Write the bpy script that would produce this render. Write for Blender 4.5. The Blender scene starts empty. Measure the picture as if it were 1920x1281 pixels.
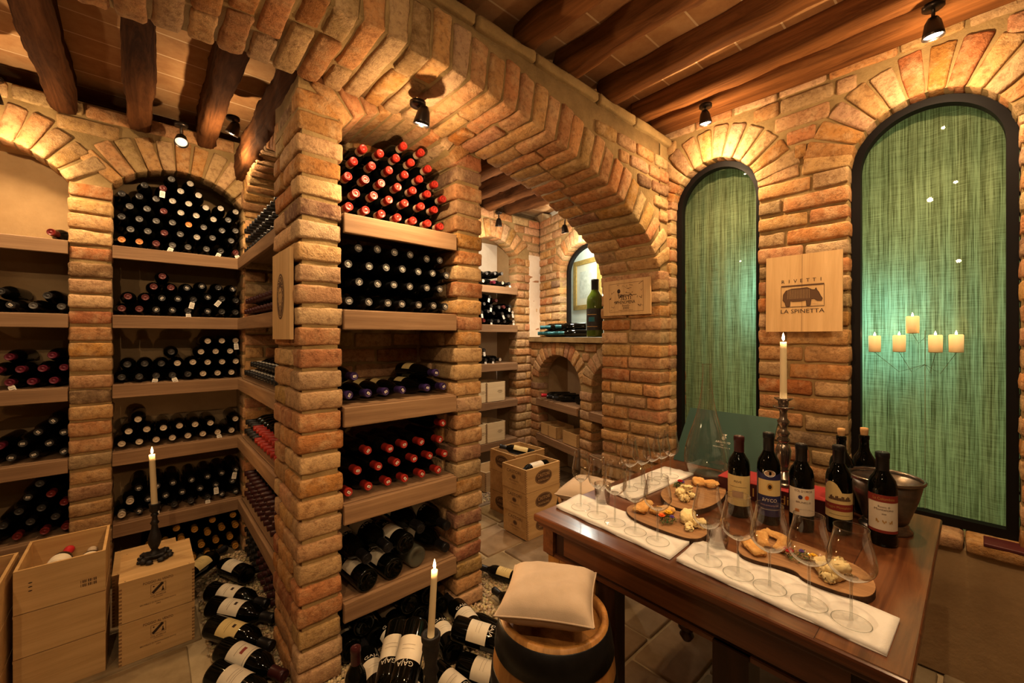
# Brick vaulted wine cellar: camera model first, then helpers, setting, furniture, bottles and lights.
import bpy, math, random
import numpy as np
from mathutils import Vector, Matrix

random.seed(7)
RNG = np.random.RandomState(7)
SC = bpy.context.scene
COL = SC.collection
PI = math.pi
FPX, CXP, HVP, EYE = 775.0, 960.0, 632.0, 1.45
_a = math.atan(870.0 / FPX)
CA, SA = math.cos(_a), math.sin(_a)


def ray(u, v):
    k = (u - CXP) / FPX
    return CA + SA * k, SA - CA * k, (HVP - v) / FPX


def onX(u, v, x):
    d = ray(u, v); t = x / d[0]
    return Vector((x, d[1] * t, EYE + d[2] * t))


def onY(u, v, y):
    d = ray(u, v); t = y / d[1]
    return Vector((d[0] * t, y, EYE + d[2] * t))


def onZ(u, v, z):
    d = ray(u, v); t = (z - EYE) / d[2]
    return Vector((d[0] * t, d[1] * t, z))


# ------------------------------------------------------------------ materials
def _nt(name):
    m = bpy.data.materials.new(name)
    m.use_nodes = True
    nt = m.node_tree
    return m, nt, nt.nodes, nt.links, nt.nodes['Principled BSDF']


def _n(nodes, t, **kw):
    n = nodes.new(t)
    for k, v in kw.items():
        if k.startswith('i_'):
            n.inputs[k[2:].replace('_', ' ')].default_value = v
        else:
            setattr(n, k, v)
    return n


def _ramp(nodes, stops):
    r = nodes.new('ShaderNodeValToRGB')
    e = r.color_ramp.elements
    while len(e) < len(stops):
        e.new(0.5)
    for el, (p, c) in zip(e, stops):
        el.position = p
        el.color = (*c, 1) if len(c) == 3 else c
    return r


def plain(name, c, rough=0.5, metal=0.0, spec=0.5, emit=None, es=0.0, coat=0.0):
    m, nt, N, L, b = _nt(name)
    b.inputs['Base Color'].default_value = (*c, 1)
    b.inputs['Roughness'].default_value = rough
    b.inputs['Metallic'].default_value = metal
    b.inputs['Specular IOR Level'].default_value = spec
    b.inputs['Coat Weight'].default_value = coat
    if emit:
        b.inputs['Emission Color'].default_value = (*emit, 1)
        b.inputs['Emission Strength'].default_value = es
    return m


def noisy(name, c1, c2, scale=8, rough=0.8, bump=0.2, bscale=60, attr=False, dist=0.004, detail=6, spec=0.3, stretch=(1, 1, 1)):
    """two-tone mottled surface; attr=True multiplies in the per-piece colour attribute."""
    m, nt, N, L, b = _nt(name)
    tc = N.new('ShaderNodeTexCoord')
    mp = _n(N, 'ShaderNodeMapping')
    mp.inputs['Scale'].default_value = stretch
    L.new(tc.outputs['Object'], mp.inputs['Vector'])
    nz = _n(N, 'ShaderNodeTexNoise', i_Scale=scale, i_Detail=detail, i_Roughness=0.65)
    L.new(mp.outputs[0], nz.inputs['Vector'])
    rp = _ramp(N, [(0.3, c1), (0.7, c2)])
    L.new(nz.outputs['Fac'], rp.inputs['Fac'])
    out = rp.outputs['Color']
    if attr:
        at = _n(N, 'ShaderNodeAttribute', attribute_name='Col')
        mx = _n(N, 'ShaderNodeMix', data_type='RGBA', blend_type='MULTIPLY')
        mx.inputs['Factor'].default_value = 1.0
        L.new(out, mx.inputs['A']); L.new(at.outputs['Color'], mx.inputs['B'])
        out = mx.outputs['Result']
    L.new(out, b.inputs['Base Color'])
    b.inputs['Roughness'].default_value = rough
    b.inputs['Specular IOR Level'].default_value = spec
    n2 = _n(N, 'ShaderNodeTexNoise', i_Scale=bscale, i_Detail=5, i_Roughness=0.6)
    L.new(mp.outputs[0], n2.inputs['Vector'])
    bp = _n(N, 'ShaderNodeBump', i_Strength=bump, i_Distance=dist)
    L.new(n2.outputs['Fac'], bp.inputs['Height'])
    L.new(bp.outputs[0], b.inputs['Normal'])
    return m


def wood(name, c1, c2, axis='X', grain=22, rough=0.55, spec=0.3, bump=0.12, attr=False, coat=0.0):
    st = {'X': (0.7, grain, grain), 'Y': (grain, 0.7, grain), 'Z': (grain, grain, 0.7)}[axis]
    m, nt, N, L, b = _nt(name)
    tc = N.new('ShaderNodeTexCoord')
    mp = N.new('ShaderNodeMapping'); mp.inputs['Scale'].default_value = st
    L.new(tc.outputs['Object'], mp.inputs['Vector'])
    nz = _n(N, 'ShaderNodeTexNoise', i_Scale=1.6, i_Detail=7, i_Roughness=0.7, i_Distortion=0.9)
    L.new(mp.outputs[0], nz.inputs['Vector'])
    big = _n(N, 'ShaderNodeTexNoise', i_Scale=2.2, i_Detail=2)
    L.new(tc.outputs['Object'], big.inputs['Vector'])
    ad = _n(N, 'ShaderNodeMath', operation='MULTIPLY_ADD')
    ad.inputs[1].default_value = 0.35
    L.new(big.outputs['Fac'], ad.inputs[0]); L.new(nz.outputs['Fac'], ad.inputs[2])
    rp = _ramp(N, [(0.5, c1), (0.85, c2)])
    L.new(ad.outputs[0], rp.inputs['Fac'])
    out = rp.outputs['Color']
    if attr:
        at = _n(N, 'ShaderNodeAttribute', attribute_name='Col')
        mx = _n(N, 'ShaderNodeMix', data_type='RGBA', blend_type='MULTIPLY')
        mx.inputs['Factor'].default_value = 1.0
        L.new(out, mx.inputs['A']); L.new(at.outputs['Color'], mx.inputs['B'])
        out = mx.outputs['Result']
    L.new(out, b.inputs['Base Color'])
    b.inputs['Roughness'].default_value = rough
    b.inputs['Specular IOR Level'].default_value = spec
    b.inputs['Coat Weight'].default_value = coat
    b.inputs['Coat Roughness'].default_value = 0.15
    bp = _n(N, 'ShaderNodeBump', i_Strength=bump, i_Distance=0.003)
    L.new(nz.outputs['Fac'], bp.inputs['Height'])
    L.new(bp.outputs[0], b.inputs['Normal'])
    return m


def brick_mat():
    m, nt, N, L, b = _nt('old_brick')
    tc = N.new('ShaderNodeTexCoord')
    at = _n(N, 'ShaderNodeAttribute', attribute_name='Col')
    n1 = _n(N, 'ShaderNodeTexNoise', i_Scale=13, i_Detail=7, i_Roughness=0.72)
    n2 = _n(N, 'ShaderNodeTexNoise', i_Scale=34, i_Detail=6, i_Roughness=0.75)
    n3 = _n(N, 'ShaderNodeTexNoise', i_Scale=110, i_Detail=4, i_Roughness=0.7)
    for n in (n1, n2, n3):
        L.new(tc.outputs['Object'], n.inputs['Vector'])
    # lime bloom over the fired face
    r1 = _ramp(N, [(0.46, (0, 0, 0)), (0.66, (1, 1, 1))])
    L.new(n1.outputs['Fac'], r1.inputs['Fac'])
    f1 = _n(N, 'ShaderNodeMath', operation='MULTIPLY'); f1.inputs[1].default_value = 0.65
    L.new(r1.outputs['Color'], f1.inputs[0])
    m1 = _n(N, 'ShaderNodeMix', data_type='RGBA')
    m1.inputs['B'].default_value = (0.61, 0.43, 0.245, 1)
    L.new(f1.outputs[0], m1.inputs['Factor']); L.new(at.outputs['Color'], m1.inputs['A'])
    # dark pits and soot
    r2 = _ramp(N, [(0.30, (0.45, 0.36, 0.30)), (0.52, (1, 1, 1)), (0.8, (1.15, 1.12, 1.05))])
    L.new(n2.outputs['Fac'], r2.inputs['Fac'])
    m2 = _n(N, 'ShaderNodeMix', data_type='RGBA', blend_type='MULTIPLY')
    m2.inputs['Factor'].default_value = 0.85
    L.new(m1.outputs['Result'], m2.inputs['A']); L.new(r2.outputs['Color'], m2.inputs['B'])
    L.new(m2.outputs['Result'], b.inputs['Base Color'])
    b.inputs['Roughness'].default_value = 0.88
    b.inputs['Specular IOR Level'].default_value = 0.2
    ad = _n(N, 'ShaderNodeMath', operation='MULTIPLY_ADD'); ad.inputs[1].default_value = 0.5
    L.new(n3.outputs['Fac'], ad.inputs[0]); L.new(n2.outputs['Fac'], ad.inputs[2])
    bp = _n(N, 'ShaderNodeBump', i_Strength=0.9, i_Distance=0.010)
    L.new(ad.outputs[0], bp.inputs['Height'])
    L.new(bp.outputs[0], b.inputs['Normal'])
    return m


def thin_glass(name, tint=(0.97, 0.98, 0.97), lo=0.03, hi=0.62, power=3.0, rough=0.02):
    m, nt, N, L, b = _nt(name)
    N.remove(b)
    out = N['Material Output']
    lw = _n(N, 'ShaderNodeLayerWeight'); lw.inputs['Blend'].default_value = 0.5
    pw = _n(N, 'ShaderNodeMath', operation='POWER'); pw.inputs[1].default_value = power
    L.new(lw.outputs['Facing'], pw.inputs[0])
    mr = _n(N, 'ShaderNodeMapRange')
    mr.inputs['To Min'].default_value = lo; mr.inputs['To Max'].default_value = hi
    L.new(pw.outputs[0], mr.inputs['Value'])
    tr = N.new('ShaderNodeBsdfTransparent'); tr.inputs['Color'].default_value = (*tint, 1)
    gl = N.new('ShaderNodeBsdfAnisotropic') if False else N.new('ShaderNodeBsdfGlossy')
    gl.inputs['Roughness'].default_value = rough
    mx = N.new('ShaderNodeMixShader')
    L.new(mr.outputs[0], mx.inputs[0]); L.new(tr.outputs[0], mx.inputs[1]); L.new(gl.outputs[0], mx.inputs[2])
    L.new(mx.outputs[0], out.inputs['Surface'])
    return m


def linen_mat():
    m, nt, N, L, b = _nt('green_linen')
    N.remove(b)
    out = N['Material Output']
    tc = N.new('ShaderNodeTexCoord')
    res = []
    for st, sc in (((1, 330, 7), 1.0), ((1, 10, 360), 1.0), ((1, 150, 1.6), 1.0)):
        mp = N.new('ShaderNodeMapping'); mp.inputs['Scale'].default_value = st
        L.new(tc.outputs['Object'], mp.inputs['Vector'])
        nz = _n(N, 'ShaderNodeTexNoise', i_Scale=sc, i_Detail=3, i_Roughness=0.6)
        L.new(mp.outputs[0], nz.inputs['Vector'])
        res.append(nz.outputs['Fac'])
    s1 = _n(N, 'ShaderNodeMath', operation='ADD'); L.new(res[0], s1.inputs[0]); L.new(res[2], s1.inputs[1])
    s2 = _n(N, 'ShaderNodeMath', operation='MULTIPLY_ADD'); s2.inputs[1].default_value = 0.6
    L.new(res[1], s2.inputs[0]); L.new(s1.outputs[0], s2.inputs[2])
    rp = _ramp(N, [(0.40, (0.045, 0.045, 0.02)), (0.56, (0.18, 0.19, 0.095)), (0.74, (0.46, 0.50, 0.31))])
    dv = _n(N, 'ShaderNodeMath', operation='MULTIPLY'); dv.inputs[1].default_value = 0.5
    L.new(s2.outputs[0], dv.inputs[0]); L.new(dv.outputs[0], rp.inputs['Fac'])
    df = N.new('ShaderNodeBsdfDiffuse'); ts = N.new('ShaderNodeBsdfTranslucent')
    L.new(rp.outputs['Color'], df.inputs['Color']); L.new(rp.outputs['Color'], ts.inputs['Color'])
    mx = N.new('ShaderNodeMixShader'); mx.inputs[0].default_value = 0.55
    L.new(df.outputs[0], mx.inputs[1]); L.new(ts.outputs[0], mx.inputs[2])
    L.new(mx.outputs[0], out.inputs['Surface'])
    return m


def ceiling_mat():
    """terracotta boards between the beams with pale joints across."""
    m, nt, N, L, b = _nt('terracotta_ceiling')
    tc = N.new('ShaderNodeTexCoord')
    sp = N.new('ShaderNodeSeparateXYZ'); L.new(tc.outputs['Object'], sp.inputs[0])
    dx = _n(N, 'ShaderNodeMath', operation='DIVIDE'); dx.inputs[1].default_value = 0.325
    L.new(sp.outputs['X'], dx.inputs[0])
    fx = _n(N, 'ShaderNodeMath', operation='FLOOR'); L.new(dx.outputs[0], fx.inputs[0])
    wn = _n(N, 'ShaderNodeTexWhiteNoise', noise_dimensions='1D'); L.new(fx.outputs[0], wn.inputs['W'])
    dy = _n(N, 'ShaderNodeMath', operation='DIVIDE'); dy.inputs[1].default_value = 0.19
    L.new(sp.outputs['Y'], dy.inputs[0])
    ay = _n(N, 'ShaderNodeMath', operation='ADD'); L.new(dy.outputs[0], ay.inputs[0]); L.new(wn.outputs['Value'], ay.inputs[1])
    fr = _n(N, 'ShaderNodeMath', operation='FRACT'); L.new(ay.outputs[0], fr.inputs[0])
    fl = _n(N, 'ShaderNodeMath', operation='FLOOR'); L.new(ay.outputs[0], fl.inputs[0])
    lt = _n(N, 'ShaderNodeMath', operation='LESS_THAN'); lt.inputs[1].default_value = 0.045
    L.new(fr.outputs[0], lt.inputs[0])
    cb = N.new('ShaderNodeCombineXYZ'); L.new(fx.outputs[0], cb.inputs[0]); L.new(fl.outputs[0], cb.inputs[1])
    w2 = _n(N, 'ShaderNodeTexWhiteNoise', noise_dimensions='3D'); L.new(cb.outputs[0], w2.inputs['Vector'])
    nz = _n(N, 'ShaderNodeTexNoise', i_Scale=9, i_Detail=6, i_Roughness=0.7); L.new(tc.outputs['Object'], nz.inputs['Vector'])
    ad = _n(N, 'ShaderNodeMath', operation='MULTIPLY_ADD'); ad.inputs[1].default_value = 0.35
    L.new(w2.outputs['Value'], ad.inputs[0]); L.new(nz.outputs['Fac'], ad.inputs[2])
    rp = _ramp(N, [(0.35, (0.40, 0.20, 0.08)), (0.65, (0.54, 0.30, 0.13)), (0.95, (0.64, 0.40, 0.20))])
    L.new(ad.outputs[0], rp.inputs['Fac'])
    mx = _n(N, 'ShaderNodeMix', data_type='RGBA'); mx.inputs['B'].default_value = (0.80, 0.62, 0.40, 1)
    L.new(lt.outputs[0], mx.inputs['Factor']); L.new(rp.outputs['Color'], mx.inputs['A'])
    L.new(mx.outputs['Result'], b.inputs['Base Color'])
    b.inputs['Roughness'].default_value = 0.85
    bp = _n(N, 'ShaderNodeBump', i_Strength=0.25, i_Distance=0.006); L.new(nz.outputs['Fac'], bp.inputs['Height'])
    L.new(bp.outputs[0], b.inputs['Normal'])
    return m


M = {}
M['brick'] = brick_mat()
M['mortar'] = noisy('lime_mortar', (0.26, 0.175, 0.075), (0.40, 0.28, 0.13), 9, 0.95, 0.6, 90, dist=0.006)
M['plaster'] = noisy('rough_plaster', (0.36, 0.24, 0.12), (0.50, 0.35, 0.19), 3, 0.9, 0.35, 30, dist=0.006)
M['pale_plaster'] = noisy('pale_plaster', (0.68, 0.58, 0.46), (0.82, 0.74, 0.62), 4, 0.9, 0.3, 30)
M['stone'] = noisy('flagstone', (0.62, 0.58, 0.5), (1, 1, 1), 5, 0.7, 0.35, 28, attr=True, dist=0.006)
M['grout'] = noisy('floor_grout', (0.42, 0.33, 0.20), (0.54, 0.43, 0.27), 12, 0.95, 0.4, 80)
M['pebble'] = noisy('pebble_stone', (0.75, 0.75, 0.75), (1, 1, 1), 40, 0.8, 0.2, 120, attr=True)
M['ceil'] = ceiling_mat()
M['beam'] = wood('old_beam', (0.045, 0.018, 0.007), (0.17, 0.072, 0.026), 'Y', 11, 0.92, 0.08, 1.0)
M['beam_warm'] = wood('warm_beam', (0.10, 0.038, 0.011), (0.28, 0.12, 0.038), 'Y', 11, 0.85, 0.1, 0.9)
M['rough_timber'] = wood('rough_timber', (0.13, 0.06, 0.025), (0.34, 0.19, 0.09), 'Z', 22, 0.8, 0.2, 0.8)
M['shelfX'] = wood('shelf_oak', (0.235, 0.135, 0.070), (0.375, 0.235, 0.130), 'X', 20, 0.6, 0.3, 0.12)
M['shelfY'] = wood('shelf_oak_side', (0.235, 0.135, 0.070), (0.375, 0.235, 0.130), 'Y', 20, 0.6, 0.3, 0.12)
M['crate'] = wood('crate_pine', (0.50, 0.31, 0.13), (0.66, 0.45, 0.22), 'X', 14, 0.6, 0.3, 0.06)
M['crate_pale'] = wood('crate_pale', (0.68, 0.52, 0.31), (0.80, 0.65, 0.42), 'X', 14, 0.6, 0.3, 0.06)
M['board'] = wood('sign_board', (0.52, 0.33, 0.15), (0.66, 0.45, 0.23), 'Y', 12, 0.55, 0.3, 0.05)
M['joint'] = plain('box_joint', (0.30, 0.17, 0.07), 0.7)
M['maroon_sill'] = plain('maroon_sill', (0.10, 0.018, 0.016), 0.5)
M['ink'] = plain('dark_ink', (0.045, 0.022, 0.01), 0.8)
M['ink_soft'] = plain('brown_ink', (0.12, 0.06, 0.026), 0.8)
M['mahogany'] = wood('mahogany', (0.075, 0.022, 0.008), (0.20, 0.072, 0.024), 'Y', 14, 0.28, 0.5, 0.08, coat=0.4)
M['mahogany_end'] = wood('mahogany_end', (0.11, 0.036, 0.012), (0.26, 0.105, 0.036), 'X', 14, 0.28, 0.5, 0.08, coat=0.4)
M['dark_wood'] = wood('dark_table_wood', (0.020, 0.006, 0.003), (0.055, 0.018, 0.008), 'Z', 14, 0.35, 0.4, 0.08)
M['oak'] = wood('barrel_oak', (0.34, 0.16, 0.042), (0.54, 0.29, 0.09), 'Z', 18, 0.45, 0.4, 0.1, attr=True)
M['hoop'] = noisy('black_hoop', (0.006, 0.0045, 0.004), (0.016, 0.012, 0.010), 20, 0.4, 0.1, 50, spec=0.3)
M['olive'] = wood('olive_wood', (0.24, 0.12, 0.05), (0.45, 0.26, 0.12), 'Y', 20, 0.5, 0.35, 0.06)
M['bark'] = noisy('bark', (0.05, 0.025, 0.012), (0.14, 0.075, 0.035), 40, 0.9, 0.6, 90)
M['bottle'] = plain('bottle_glass', (0.003, 0.003, 0.002), 0.05, 0, 0.38)
M['bottle_green'] = plain('green_bottle_glass', (0.065, 0.10, 0.010), 0.06, 0, 0.6)
M['bottle_clear'] = plain('grey_bottle_glass', (0.10, 0.095, 0.07), 0.06, 0, 0.6)
M['paper'] = noisy('label_paper', (0.68, 0.60, 0.48), (0.76, 0.69, 0.57), 15, 0.75, 0.05, 80)
M['paper_yellow'] = noisy('yellow_label', (0.62, 0.48, 0.22), (0.70, 0.56, 0.28), 15, 0.75, 0.05, 80)
M['tag'] = plain('white_tag', (0.80, 0.77, 0.70), 0.8)
M['cloth'] = noisy('white_cloth', (0.72, 0.68, 0.63), (0.80, 0.76, 0.71), 10, 0.95, 0.25, 260, dist=0.002)
M['cushion'] = noisy('beige_cushion', (0.52, 0.40, 0.29), (0.60, 0.47, 0.35), 10, 0.95, 0.3, 320, dist=0.002)
M['wax'] = plain('candle_wax', (0.80, 0.66, 0.42), 0.45)
M['wick'] = plain('wick', (0.02, 0.015, 0.01), 0.9)
M['flame'] = plain('flame', (1, 0.7, 0.3), 0.5, emit=(1.0, 0.62, 0.25), es=60)
M['iron'] = noisy('wrought_iron', (0.010, 0.008, 0.007), (0.035, 0.026, 0.020), 30, 0.5, 0.5, 70, spec=0.5)
M['silver'] = noisy('tarnished_silver', (0.20, 0.16, 0.13), (0.42, 0.36, 0.30), 14, 0.25, 0.05, 60)
M['silver'].node_tree.nodes['Principled BSDF'].inputs['Metallic'].default_value = 0.9
M['pewter'] = noisy('pewter', (0.16, 0.14, 0.12), (0.34, 0.30, 0.26), 10, 0.33, 0.1, 60)
M['pewter'].node_tree.nodes['Principled BSDF'].inputs['Metallic'].default_value = 0.9
M['frame'] = plain('window_steel', (0.009, 0.006, 0.005), 0.55, 0, 0.2)
M['glass'] = thin_glass('wine_glass', (0.985, 0.987, 0.985), lo=0.065, hi=0.98, power=1.8)
M['glass_foot'] = thin_glass('glass_foot', (0.992, 0.994, 0.992), lo=0.004, hi=0.12, power=3.0)
M['pane'] = thin_glass('window_pane', (0.93, 0.96, 0.94), 0.022, 0.25, 3.0, 0.01)
M['stem'] = thin_glass('glass_stem', (0.90, 0.91, 0.90), 0.10, 0.75, 1.8)
M['linen'] = linen_mat()
M['red_box'] = plain('red_box', (0.34, 0.028, 0.028), 0.5)
M['maroon_box'] = plain('maroon_box', (0.065, 0.010, 0.010), 0.5)
M['gold'] = plain('gold_print', (0.50, 0.30, 0.08), 0.45)
M['green_board'] = plain('green_board', (0.022, 0.062, 0.042), 0.55)
M['bread'] = noisy('bread_crust', (0.50, 0.24, 0.06), (0.78, 0.50, 0.20), 30, 0.8, 0.4, 120)
M['cheese'] = noisy('cheese', (0.78, 0.60, 0.28), (0.88, 0.74, 0.44), 30, 0.6, 0.4, 90)
M['herb'] = noisy('herb_leaf', (0.02, 0.06, 0.012), (0.07, 0.14, 0.03), 60, 0.6, 0.2, 90)
M['petal_red'] = plain('red_petal', (0.50, 0.012, 0.02), 0.6)
M['petal_orange'] = plain('orange_petal', (0.85, 0.16, 0.01), 0.6)
M['petal_yellow'] = plain('yellow_petal', (0.85, 0.50, 0.02), 0.6)
M['petal_violet'] = plain('violet_petal', (0.16, 0.08, 0.35), 0.6)
M['lamp_metal'] = plain('lamp_metal', (0.06, 0.045, 0.035), 0.35, 0.8)
M['bulb'] = plain('lamp_bulb', (1, 0.9, 0.8), 0.3, emit=(1.0, 0.90, 0.78), es=28)
M['bulb_off'] = plain('lamp_bulb_dim', (0.6, 0.5, 0.4), 0.2, emit=(1.0, 0.75, 0.5), es=1.2)
M['white_wall'] = plain('bright_white_wall', (0.80, 0.84, 0.80), 0.9)
M['gilt'] = noisy('gilt_frame', (0.36, 0.22, 0.06), (0.55, 0.38, 0.13), 30, 0.45, 0.3, 80)
M['mount'] = plain('picture_mount', (0.78, 0.74, 0.62), 0.8)
M['sketch'] = noisy('picture_sketch', (0.50, 0.52, 0.46), (0.82, 0.82, 0.76), 14, 0.8, 0, 40)
M['teal_foil'] = plain('teal_foil', (0.02, 0.13, 0.16), 0.35)
M['cork'] = noisy('cork', (0.45, 0.26, 0.11), (0.62, 0.40, 0.20), 60, 0.9, 0.3, 120)
M['navy'] = plain('navy_label', (0.030, 0.030, 0.11), 0.5)
M['label_red'] = plain('label_red', (0.26, 0.035, 0.02), 0.6)
M['stripe_pink'] = plain('neck_strip', (0.62, 0.40, 0.40), 0.6)
M['strip_white'] = plain('neck_strip_white', (0.68, 0.62, 0.55), 0.6)
M['white_ink'] = plain('white_ink', (0.72, 0.66, 0.56), 0.7)
CAPC = {'pale': (0.34, 0.30, 0.25), 'red': (0.36, 0.028, 0.016), 'reddark': (0.15, 0.014, 0.012), 'black': (0.012, 0.010, 0.010), 'grey': (0.12, 0.11, 0.10), 'cream': (0.50, 0.41, 0.31),
        'maroon': (0.13, 0.030, 0.026), 'magenta': (0.13, 0.012, 0.028), 'orange': (0.55, 0.22, 0.06), 'yellow': (0.52, 0.26, 0.045),
        'purple': (0.045, 0.022, 0.10), 'beige': (0.45, 0.31, 0.20), 'wine': (0.055, 0.010, 0.010), 'dim': (0.045, 0.04, 0.036), 'cherry': (0.45, 0.02, 0.03)}
for k, c in CAPC.items():
    M['cap_' + k] = plain('capsule_' + k, c, 0.38, 0.0, 0.5)


# ------------------------------------------------------------------ mesh building
class MB:
    def __init__(s):
        s.v, s.f, s.m, s.s, s.c, s.n, s.mats = [], [], [], [], [], 0, []

    def mi(s, mat):
        m = M[mat] if isinstance(mat, str) else mat
        if m not in s.mats:
            s.mats.append(m)
        return s.mats.index(m)

    def add(s, verts, faces, mat, smooth=False, col=(1, 1, 1), T=None):
        v = np.asarray(verts, dtype=float).reshape(-1, 3)
        if T is not None:
            A = np.array(T)
            v = v @ A[:3, :3].T + A[:3, 3]
        k = s.mi(mat)
        o = s.n
        s.v.append(v)
        for f in faces:
            s.f.append(tuple(int(i) + o for i in f)); s.m.append(k); s.s.append(smooth)
        c = np.empty((len(v), 4)); c[:] = (*col, 1) if len(col) == 3 else col
        s.c.append(c)
        s.n += len(v)

    def box(s, x0, x1, y0, y1, z0, z1, mat, T=None, col=(1, 1, 1)):
        s.add([(x0, y0, z0), (x1, y0, z0), (x1, y1, z0), (x0, y1, z0), (x0, y0, z1), (x1, y0, z1), (x1, y1, z1), (x0, y1, z1)],
              [(0, 3, 2, 1), (4, 5, 6, 7), (0, 1, 5, 4), (1, 2, 6, 5), (2, 3, 7, 6), (3, 0, 4, 7)], mat, False, col, T)

    def lathe(s, prof, mat, seg=24, T=None, smooth=True, a0=0.0, a1=2 * PI, col=(1, 1, 1)):
        full = abs(a1 - a0 - 2 * PI) < 1e-6
        na = seg if full else seg + 1
        v, f = [], []
        for r, z in prof:
            for i in range(na):
                a = a0 + (a1 - a0) * i / seg
                v.append((r * math.cos(a), r * math.sin(a), z))
        for j in range(len(prof) - 1):
            for i in range(seg):
                i2 = (i + 1) % na
                a, b, c, d = j * na + i, j * na + i2, (j + 1) * na + i2, (j + 1) * na + i
                if prof[j][0] < 1e-6: f.append((a, c, d))
                elif prof[j + 1][0] < 1e-6: f.append((a, b, c))
                else: f.append((a, b, c, d))
        s.add(v, f, mat, smooth, col, T)

    def tube(s, pts, r, mat, seg=8, T=None, cap=True):
        pts = [Vector(p) for p in pts]
        rs = r if isinstance(r, (list, tuple)) else [r] * len(pts)
        v, f = [], []
        up = Vector((0, 0, 1))
        for i, p in enumerate(pts):
            d = (pts[min(i + 1, len(pts) - 1)] - pts[max(i - 1, 0)]).normalized()
            a = d.cross(up if abs(d.z) < 0.95 else Vector((1, 0, 0))).normalized()
            b = d.cross(a)
            for k in range(seg):
                t = 2 * PI * k / seg
                v.append(tuple(p + (a * math.cos(t) + b * math.sin(t)) * rs[i]))
        for i in range(len(pts) - 1):
            for k in range(seg):
                k2 = (k + 1) % seg
                f.append((i * seg + k, i * seg + k2, (i + 1) * seg + k2, (i + 1) * seg + k))
        if cap:
            f.append(tuple(range(seg))); f.append(tuple((len(pts) - 1) * seg + k for k in range(seg)))
        s.add(v, f, mat, True, (1, 1, 1), T)

    def poly(s, pts, z0, z1, mat, side=None, T=None):
        n = len(pts)
        s.add([(x, y, z1) for x, y in pts], [tuple(range(n))], mat, False, (1, 1, 1), T)
        v = [(x, y, z0) for x, y in pts] + [(x, y, z1) for x, y in pts]
        s.add(v, [(i, (i + 1) % n, n + (i + 1) % n, n + i) for i in range(n)], side or mat, False, (1, 1, 1), T)
        s.add([(x, y, z0) for x, y in pts], [tuple(range(n))[::-1]], side or mat, False, (1, 1, 1), T)

    def build(s, name, parent=None, loc=None):
        me = bpy.data.meshes.new(name)
        if s.n:
            V = np.concatenate(s.v)
            if loc is not None:
                V = V - np.array(loc)
            me.from_pydata(V.tolist(), [], s.f)
            for m in s.mats:
                me.materials.append(m)
            me.polygons.foreach_set('material_index', s.m)
            me.polygons.foreach_set('use_smooth', s.s)
            ca = me.color_attributes.new('Col', 'FLOAT_COLOR', 'POINT')
            ca.data.foreach_set('color', np.concatenate(s.c).astype(np.float32).ravel())
            me.update()
        o = bpy.data.objects.new(name, me)
        COL.objects.link(o)
        if loc is not None and parent is None:
            o.location = loc
        if parent is not None:
            o.parent = parent
        return o


def put(me, name, parent=None, mw=None):
    o = bpy.data.objects.new(name, me)
    COL.objects.link(o)
    if parent is not None: o.parent = parent
    if mw is not None: o.matrix_world = mw
    return o


def tag(o, label, cat, group=None):
    o['label'] = label; o['category'] = cat
    if group: o['group'] = group
    return o


def thing(name, label, cat, loc=(0, 0, 0), rz=0.0, group=None, mw=None):
    o = bpy.data.objects.new(name, None)
    o.empty_display_size = 0.05
    COL.objects.link(o)
    if mw is not None: o.matrix_world = mw
    else:
        o.location = loc; o.rotation_euler = (0, 0, rz)
    return tag(o, label, cat, group)


def struct(mb, name, parent=None):
    o = mb.build(name, parent)
    if parent is None: o['kind'] = 'structure'
    return o


_GRID = {}


def _boxgrid(nx, ny, nz):
    key = (nx, ny, nz)
    if key in _GRID: return _GRID[key]
    idx, V, Fc = {}, [], []

    def vid(i, j, k):
        t = (i, j, k)
        if t not in idx:
            idx[t] = len(V); V.append((2 * i / nx - 1, 2 * j / ny - 1, 2 * k / nz - 1))
        return idx[t]
    for i in range(nx):
        for j in range(ny):
            Fc.append((vid(i, j, 0), vid(i, j + 1, 0), vid(i + 1, j + 1, 0), vid(i + 1, j, 0)))
            Fc.append((vid(i, j, nz), vid(i + 1, j, nz), vid(i + 1, j + 1, nz), vid(i, j + 1, nz)))
    for i in range(nx):
        for k in range(nz):
            Fc.append((vid(i, 0, k), vid(i + 1, 0, k), vid(i + 1, 0, k + 1), vid(i, 0, k + 1)))
            Fc.append((vid(i, ny, k), vid(i, ny, k + 1), vid(i + 1, ny, k + 1), vid(i + 1, ny, k)))
    for j in range(ny):
        for k in range(nz):
            Fc.append((vid(0, j, k), vid(0, j, k + 1), vid(0, j + 1, k + 1), vid(0, j + 1, k)))
            Fc.append((vid(nx, j, k), vid(nx, j + 1, k), vid(nx, j + 1, k + 1), vid(nx, j, k + 1)))
    _GRID[key] = (np.array(V), Fc)
    return _GRID[key]


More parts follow.
